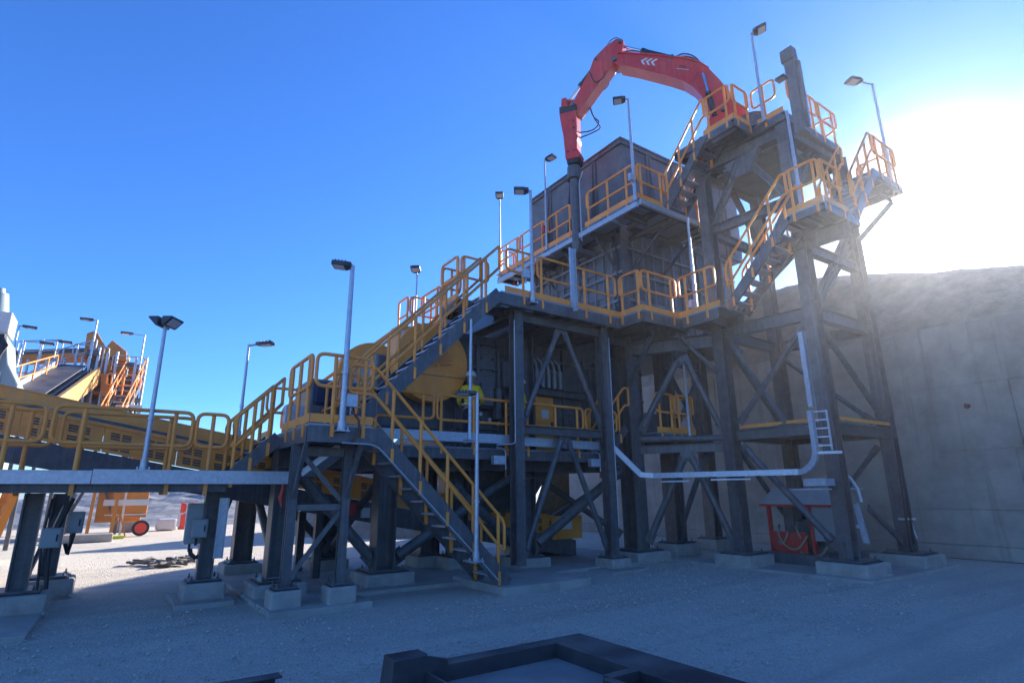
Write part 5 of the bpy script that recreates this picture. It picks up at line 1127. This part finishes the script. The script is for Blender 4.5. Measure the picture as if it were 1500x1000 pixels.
handrail(pl, (-.95, 30.2, 5.9), (.3, 30.2, 5.9), 3, 1.0, .5); handrail(pl, (-2.9, 31.2, 6.9), (-1.6, 31.2, 7.6), 3, 1.0, .5, m=galv)
build('lower_deck', MB().box(-1.0, .4, 30.15, 31.3, 5.82, 5.88), steel, pl)
build('chute_plate', MB().prism([(-1.25, 31.0, 7.0), (-.95, 31.0, 7.0), (-.7, 31.0, 5.6), (-1.0, 31.0, 5.6)], (0, .3, 0)), brown, pl)
build('side_cladding', MB().prism([(-1.7, 31.9, 4.3), (.15, 31.9, 4.3), (.15, 31.9, 7.7), (-1.7, 31.9, 7.7)], (0, .1, 0)), brown, pl, bevel=.02)
for k in range(3): build('support_beam', MB().ib((-4.6, 32.4, 4.6+1.0*k), (-1.2, 32.4, 4.9+1.0*k), .16, .24), brown if k != 1 else steel, pl)
for k in range(4): build('support_post', MB().ib((-4.4+.95*k, 32.3, 3.5), (-4.4+.95*k, 32.3, 7.1), .18, .18, (0,1,0)), brown if k % 2 == 0 else steel, pl)
build('walkway_deck', MB().box(-4.8, -1.3, 31.5, 32.2, 5.75, 5.82), steel, pl); handrail(pl, (-4.8, 31.5, 5.8), (-3.3, 31.5, 5.8), 3, 1.0, .5); handrail(pl, (-3.2, 31.5, 5.8), (-1.7, 31.5, 5.8), 3, 1.0, .5)
build('lower_hopper', MB().prism([(-3.9, 33, 7.2), (-1.9, 33, 7.4), (-2.3, 33, 5.6), (-3.5, 33, 5.5)], (0, 1.2, 0)), brown, pl, bevel=.03)
for k in range(3): build('screen_box', MB().box(-4.7+1.05*k, -3.8+1.05*k, 32.6, 33.4, 5.6+.25*k, 6.7+.3*k), brown if k != 1 else crush, pl, bevel=.03)
for k in range(5): build('pipe_post', MB().tube((-4.5+.62*k, 31.6, 5.0), (-4.5+.62*k, 31.6, 7.3+.12*k), .05, 8), galv, pl)
handrail(pl, (-4.6, 33.6, 7.6), (-3.0, 33.6, 7.9), 3, 1.0, .5, m=galv)
for k in range(2): build('lower_panel', MB().box(-.55+.9*k, .28+.9*k, 32.2, 32.3, .5, 3.4), brown, pl, bevel=.03)
fc = thing('stacker_conveyor', 'far dark conveyor with yellow sides running left from the screening plant', 'conveyor', (-6, 34.5, 0))
q = MB(); q.prism([(-14, 34, 6.4), (-1.9, 34, 8.55), (-1.9, 34, 8.75), (-14, 34, 6.6)], (0, 1.1, 0)); build('belt', q, belt, fc)
q = MB(); q.prism([(-14, 33.9, 5.9), (-1.9, 33.9, 8.0), (-1.9, 33.9, 8.45), (-14, 33.9, 6.35)], (0, .12, 0)); build('side_plate', q, brown, fc)
q = MB(); q.prism([(-14, 33.92, 5.3), (-1.2, 33.92, 7.3), (-1.2, 33.92, 7.5), (-14, 33.92, 5.5)], (0, .12, 0)); build('truss', q, galv, fc)
for x in (-4.4, -8, -12):
    q = MB(); q.ib((x, 34.2, 0), (x, 34.2, 7.2+.175*(x+2)), .25, .25); build('leg', q, brown, fc)
ic = thing('inclined_conveyor', 'grey blue belt conveyor sloping toward the viewer from the far screening plant', 'conveyor', (-2.6, 27.5, 3))
def inc(x0, w, dz, h, nm, m):
    q = MB(); a, b_ = V((-3.55+x0, 24.2, 4.15+dz)), V((-2.25+x0, 31.0, 7.25+dz)); q.bar(a, b_, w, h); build(nm, q, m, ic)
inc(0, .95, 0, .05, 'belt', belt); inc(-.62, .2, .05, .3, 'skirt', galv); inc(.95, .12, -.35, .75, 'guard_plate', mat('pale_yellow_steel', (.50, .28, .08), .5, 0, .2, 3, dust=.5)); inc(.62, .1, -.18, .22, 'truss', steel); inc(0, .9, -.5, .04, 'belt', belt)
for f in [i/14 for i in range(15)]:
    a = V((-3.55, 24.2, 4.15)).lerp(V((-2.25, 31.0, 7.25)), f); q = MB(); q.bar(a+V((.42, 0, -.12)), a+V((.95, 0, -.3)), .07, .2); build('idler', q, steel, ic)
for f in (.1, .6, .95):
    a = V((-3.55, 24.2, 4.15)).lerp(V((-2.25, 31.0, 7.25)), f); q = MB(); q.box(a.x+.75, a.x+.87, a.y-.06, a.y+.06, 0, a.z-.2); q.box(a.x-.6, a.x-.48, a.y-.06, a.y+.06, 0, a.z-.2); build('leg', q, steel, ic)
pw = thing('plant_walkway', 'far yellow railed walkway left of the sloping grey conveyor', 'walkway', (-4, 28, 4.5))
q = MB(); q.bar((-4.6, 25.0, 4.4), (-3.0, 30, 6.4), .6, .06); build('deck', q, steel, pw)
handrail(pw, (-4.3, 25.0, 4.45), (-2.75, 30, 6.45), 5, 1.0, .5)
for lab, x, y, z1, ang, rc in (('far thin lamp post above the screening plant feed box', -1.69, 30.5, 9.3, 3.0, .12), ('rightmost far lamp post, its head reaching left over the platform', .18, 31, 9.0, 3.1, .45), ('far lamp post with its head to the right, left of the sloping conveyor', -3.45, 31, 8.25, 0, .5), ('far lamp post close beside the pale green machine, head to the right', -4.0, 30, 7.9, 0, .55), ('tallest thin far lamp post beside the pale green machine', -4.35, 31, 8.75, .2, .1)):
    lamp(lab, x, y, 4.2, z1, ang, rc, .0, .05, (.5, .3, .1), group='far floodlight posts')
gm = thing('pale_green_machine', 'pale green machine tower with cables at the left picture edge', 'machine', (-3.4, 20.5, 0))
q = MB(); q.prism([(-5.0, 20, 0), (-2.62, 20, 0), (-2.55, 20, 4.6), (-2.85, 20, 5.15), (-3.0, 20, 5.9), (-5.0, 20, 5.9)], (0, 1.6, 0)); build('body', q, mint, gm, bevel=.04)
q = MB(); q.box(-4.2, -2.98, 19.9, 20.9, 5.95, 6.55); build('upper_box', q, white, gm, bevel=.03)
q = MB(); q.tube((-3.35, 20.4, 6.5), (-3.42, 20.4, 7.15), .24, 14, .2); q.tube((-3.42, 20.4, 7.15), (-3.44, 20.4, 7.3), .12, 12); build('exhaust_stack', q, mint, gm)
q = MB()
for k in range(6): q.path([(-3.12+random.uniform(-.08, .08), 19.86, 5.9), (-3.0+random.uniform(-.2, .1), 19.8, 5.6), (-3.1+random.uniform(-.1, .1), 19.85, 5.2), (-3.05, 19.9, 4.9)], .03, 6)
build('cables', q, black, gm)
q = MB(); q.box(-3.2, -2.95, 19.95, 20.0, 4.5, 4.9); build('panel', q, white, gm)
yc = thing('yellow_feeder', 'bright yellow slanting feeder low at the left picture edge', 'conveyor', (-1.9, 16, 0))
q = MB(); q.bar((-4.5, 17.4, 2.4), (-1.7, 16, 2.0), .9, .3); build('trough', q, brown, yc)
for a, b_ in (((-1.72, 16, 1.75), (-2.0, 15.9, .1)), ((-1.95, 17, 1.8), (-2.2, 17, .1))):
    q = MB(); q.bar(a, b_, .14, .14); build('leg', q, brown, yc)
q = MB()
for k in range(6): q.bar((-2.6, 16, .35+.25*k), (-1.98+.045*k, 16, .3+.25*k), .05, .04)
build('rungs', q, brown, yc)
q = MB(); q.box(-3.0, -2.2, 16.3, 17.2, .3, 1.2); build('drive_box', q, mint, yc, bevel=.03)
gy = thing('generator_trailer', 'yellow box on a wheeled trailer with a pale stripe, far left background', 'trailer', (.8, 30.5, 0))
q = MB(); q.box(.0, 1.3, 30, 31.4, .75, 2.6); build('body', q, brown, gy, bevel=.03); q = MB(); q.box(-.3, 1.31, 29.96, 30.0, 1.25, 1.5); build('stripe', q, white, gy)
q = MB(); q.box(-.2, 2.7, 29.95, 30.05, .85, .9); q.box(2.5, 2.6, 29.9, 30.1, .3, .9); q.bar((2.6, 30, .85), (3.3, 30, 1.05), .06, .06); build('drawbar', q, white, gy)
for x in (1.15,):
    q = MB(); q.tube((x, 29.7, .32), (x, 29.95, .32), .32, 22); o = build('wheel', q, black, gy); q = MB(); q.tube((x, 29.68, .32), (x, 29.7, .32), .22, 20); build('rim', q, orange, o)
for x in (-.62, .18):
    q = MB(); q.bar((x, 29.4, 2.3), (x-.06, 29.4, .1), .12, .12); o = single('yellow_post', q, brown, 'slanting yellow post '+('left of' if x < 0 else 'in front of')+' the yellow trailer in the far left background', 'post')
t = thing('folding_sign_stand', 'small orange A shaped stand with a lime base beside the far trailer', 'stand', (.4, 28.6, 0))
q = MB(); q.bar((.05, 28.6, .05), (.32, 28.6, .95), .05, .05); build('leg', q, brown, t); q = MB(); q.bar((.34, 28.6, .95), (.62, 28.6, .05), .05, .05); build('leg', q, brown, t); q = MB(); q.box(-.05, .6, 28.5, 28.9, .0, .1); build('base', q, mat('lime_plastic', (.55, .65, .03), .5), t)
single('concrete_block', MB().box(.3, 1.35, 33.5, 34.0, .0, .5), conc, 'pale concrete block behind the yellow trailer far off', 'concrete block', bevel=.03); single('concrete_block', MB().box(-1.6, .2, 26.9, 27.6, .0, .28), conc, 'low pale concrete block by the left trestle in the far yard', 'concrete block', bevel=.03)
pr = thing('red_barrier', 'red plastic barrier panels standing by the grey rock heap', 'barrier', (3.6, 34, 0))
for x in (2.9, 3.35):
    q = MB(); q.prism([(x, 34, 0), (x+.3, 34, 0), (x+.26, 34, 1.25), (x+.02, 34, 1.3)], (0, .12, 0)); build('panel', q, orange, pr, bevel=.03)
q = MB(); q.tube((3.52, 33.95, .75), (3.52, 33.99, .75), .2, 16); build('round_marker', q, redm, pr)
q = MB()
for k in range(14): q.box(1.4+random.uniform(-.4, 1.5), 1.5+random.uniform(-.2, 1.9), 33, 33.4, random.uniform(0, .5), random.uniform(.5, .75))
cratepile = single('pale_sacks', MB().box(1.9, 2.8, 33.2, 34, 0, .55), white, 'pale block between the trailer drawbar and the red barrier', 'block', bevel=.12)
rp_ = MB(); R_, A_ = 26, 56
for i in range(R_+1):
    for j in range(A_):
        a = 2*math.pi*j/A_; f = i/R_; r_ = 14*f; h_ = 3.3*(1-f)**1.05
        n_ = mn.noise(V((r_*math.cos(a)*1.1, r_*math.sin(a)*1.1, 2)))*.35 + mn.noise(V((r_*math.cos(a)*3.2, r_*math.sin(a)*3.2, 7)))*.22
        rp_.v.append((6.2+r_*math.cos(a)*1.5, 52+r_*math.sin(a), max(-.1, h_+n_*(1-f*.8))-.02))
for i in range(R_):
    for j in range(A_): rp_.f.append((i*A_+j, i*A_+(j+1) % A_, (i+1)*A_+(j+1) % A_, (i+1)*A_+j)); rp_.sm.append(False)
sp_ = MB()
for i in range(R_+1):
    for j in range(A_):
        a = 2*math.pi*j/A_; f = i/R_; r_ = 6.2*f; h_ = 5.2*(1-f)**.95
        n_ = mn.noise(V((r_*math.cos(a)*1.1, r_*math.sin(a)*1.1, 12)))*.4 + mn.noise(V((r_*math.cos(a)*3.2, r_*math.sin(a)*3.2, 17)))*.2
        sp_.v.append((12.5+r_*math.cos(a), 26.2+r_*math.sin(a), max(-.1, h_+n_*(1-f*.8))-.02))
for i in range(R_):
    for j in range(A_): sp_.f.append((i*A_+j, i*A_+(j+1) % A_, (i+1)*A_+(j+1) % A_, (i+1)*A_+j)); sp_.sm.append(False)
struct('added_shadow_mound', sp_, dirt)  # mound added behind the crusher to cast a shadow band on the yard
rock = mat('grey_crushed_rock', (.24, .24, .235), .9, 0, .45, 2.2, bump=1.0, bscale=5)
struct('rock_heap', rp_, rock)
q = MB()
for k in range(16):
    x, y = 1.3+random.uniform(-.5, .7), 17.2+random.uniform(-.6, .6); pts = [(x+random.uniform(-.35, .35), y+random.uniform(-.3, .3), random.uniform(.02, .12)) for _ in range(6)]
    q.path(rounded(pts, .12), .03, 6)
so2 = single('cable_tangle', q, mat('dusty_cable', (.12, .11, .10), .8, 0, .4, 8, dust=.8), 'tangle of dark cables lying on the sunlit ground behind the conveyor column', 'cable')

# ------------------------------------------------------------------ thin dust in the air: the low sun glares through it
hb = MB(); hb.box(-960, 960, -960, 960, -1.5, 14.5)
hm_ = bpy.data.materials.new('dusty_air'); hm_.use_nodes = True; nt_ = hm_.node_tree; nt_.nodes.clear()
pv = nt_.nodes.new('ShaderNodeVolumePrincipled'); pv.inputs['Color'].default_value = (.88, .91, .97, 1); pv.inputs['Density'].default_value = .001; pv.inputs['Anisotropy'].default_value = .78
oo = nt_.nodes.new('ShaderNodeOutputMaterial'); nt_.links.new(pv.outputs[0], oo.inputs['Volume'])
hz = build('haze', hb, hm_); hz['kind'] = 'stuff'; hz['label'] = 'thin pale dust haze in the air glowing toward the low sun'
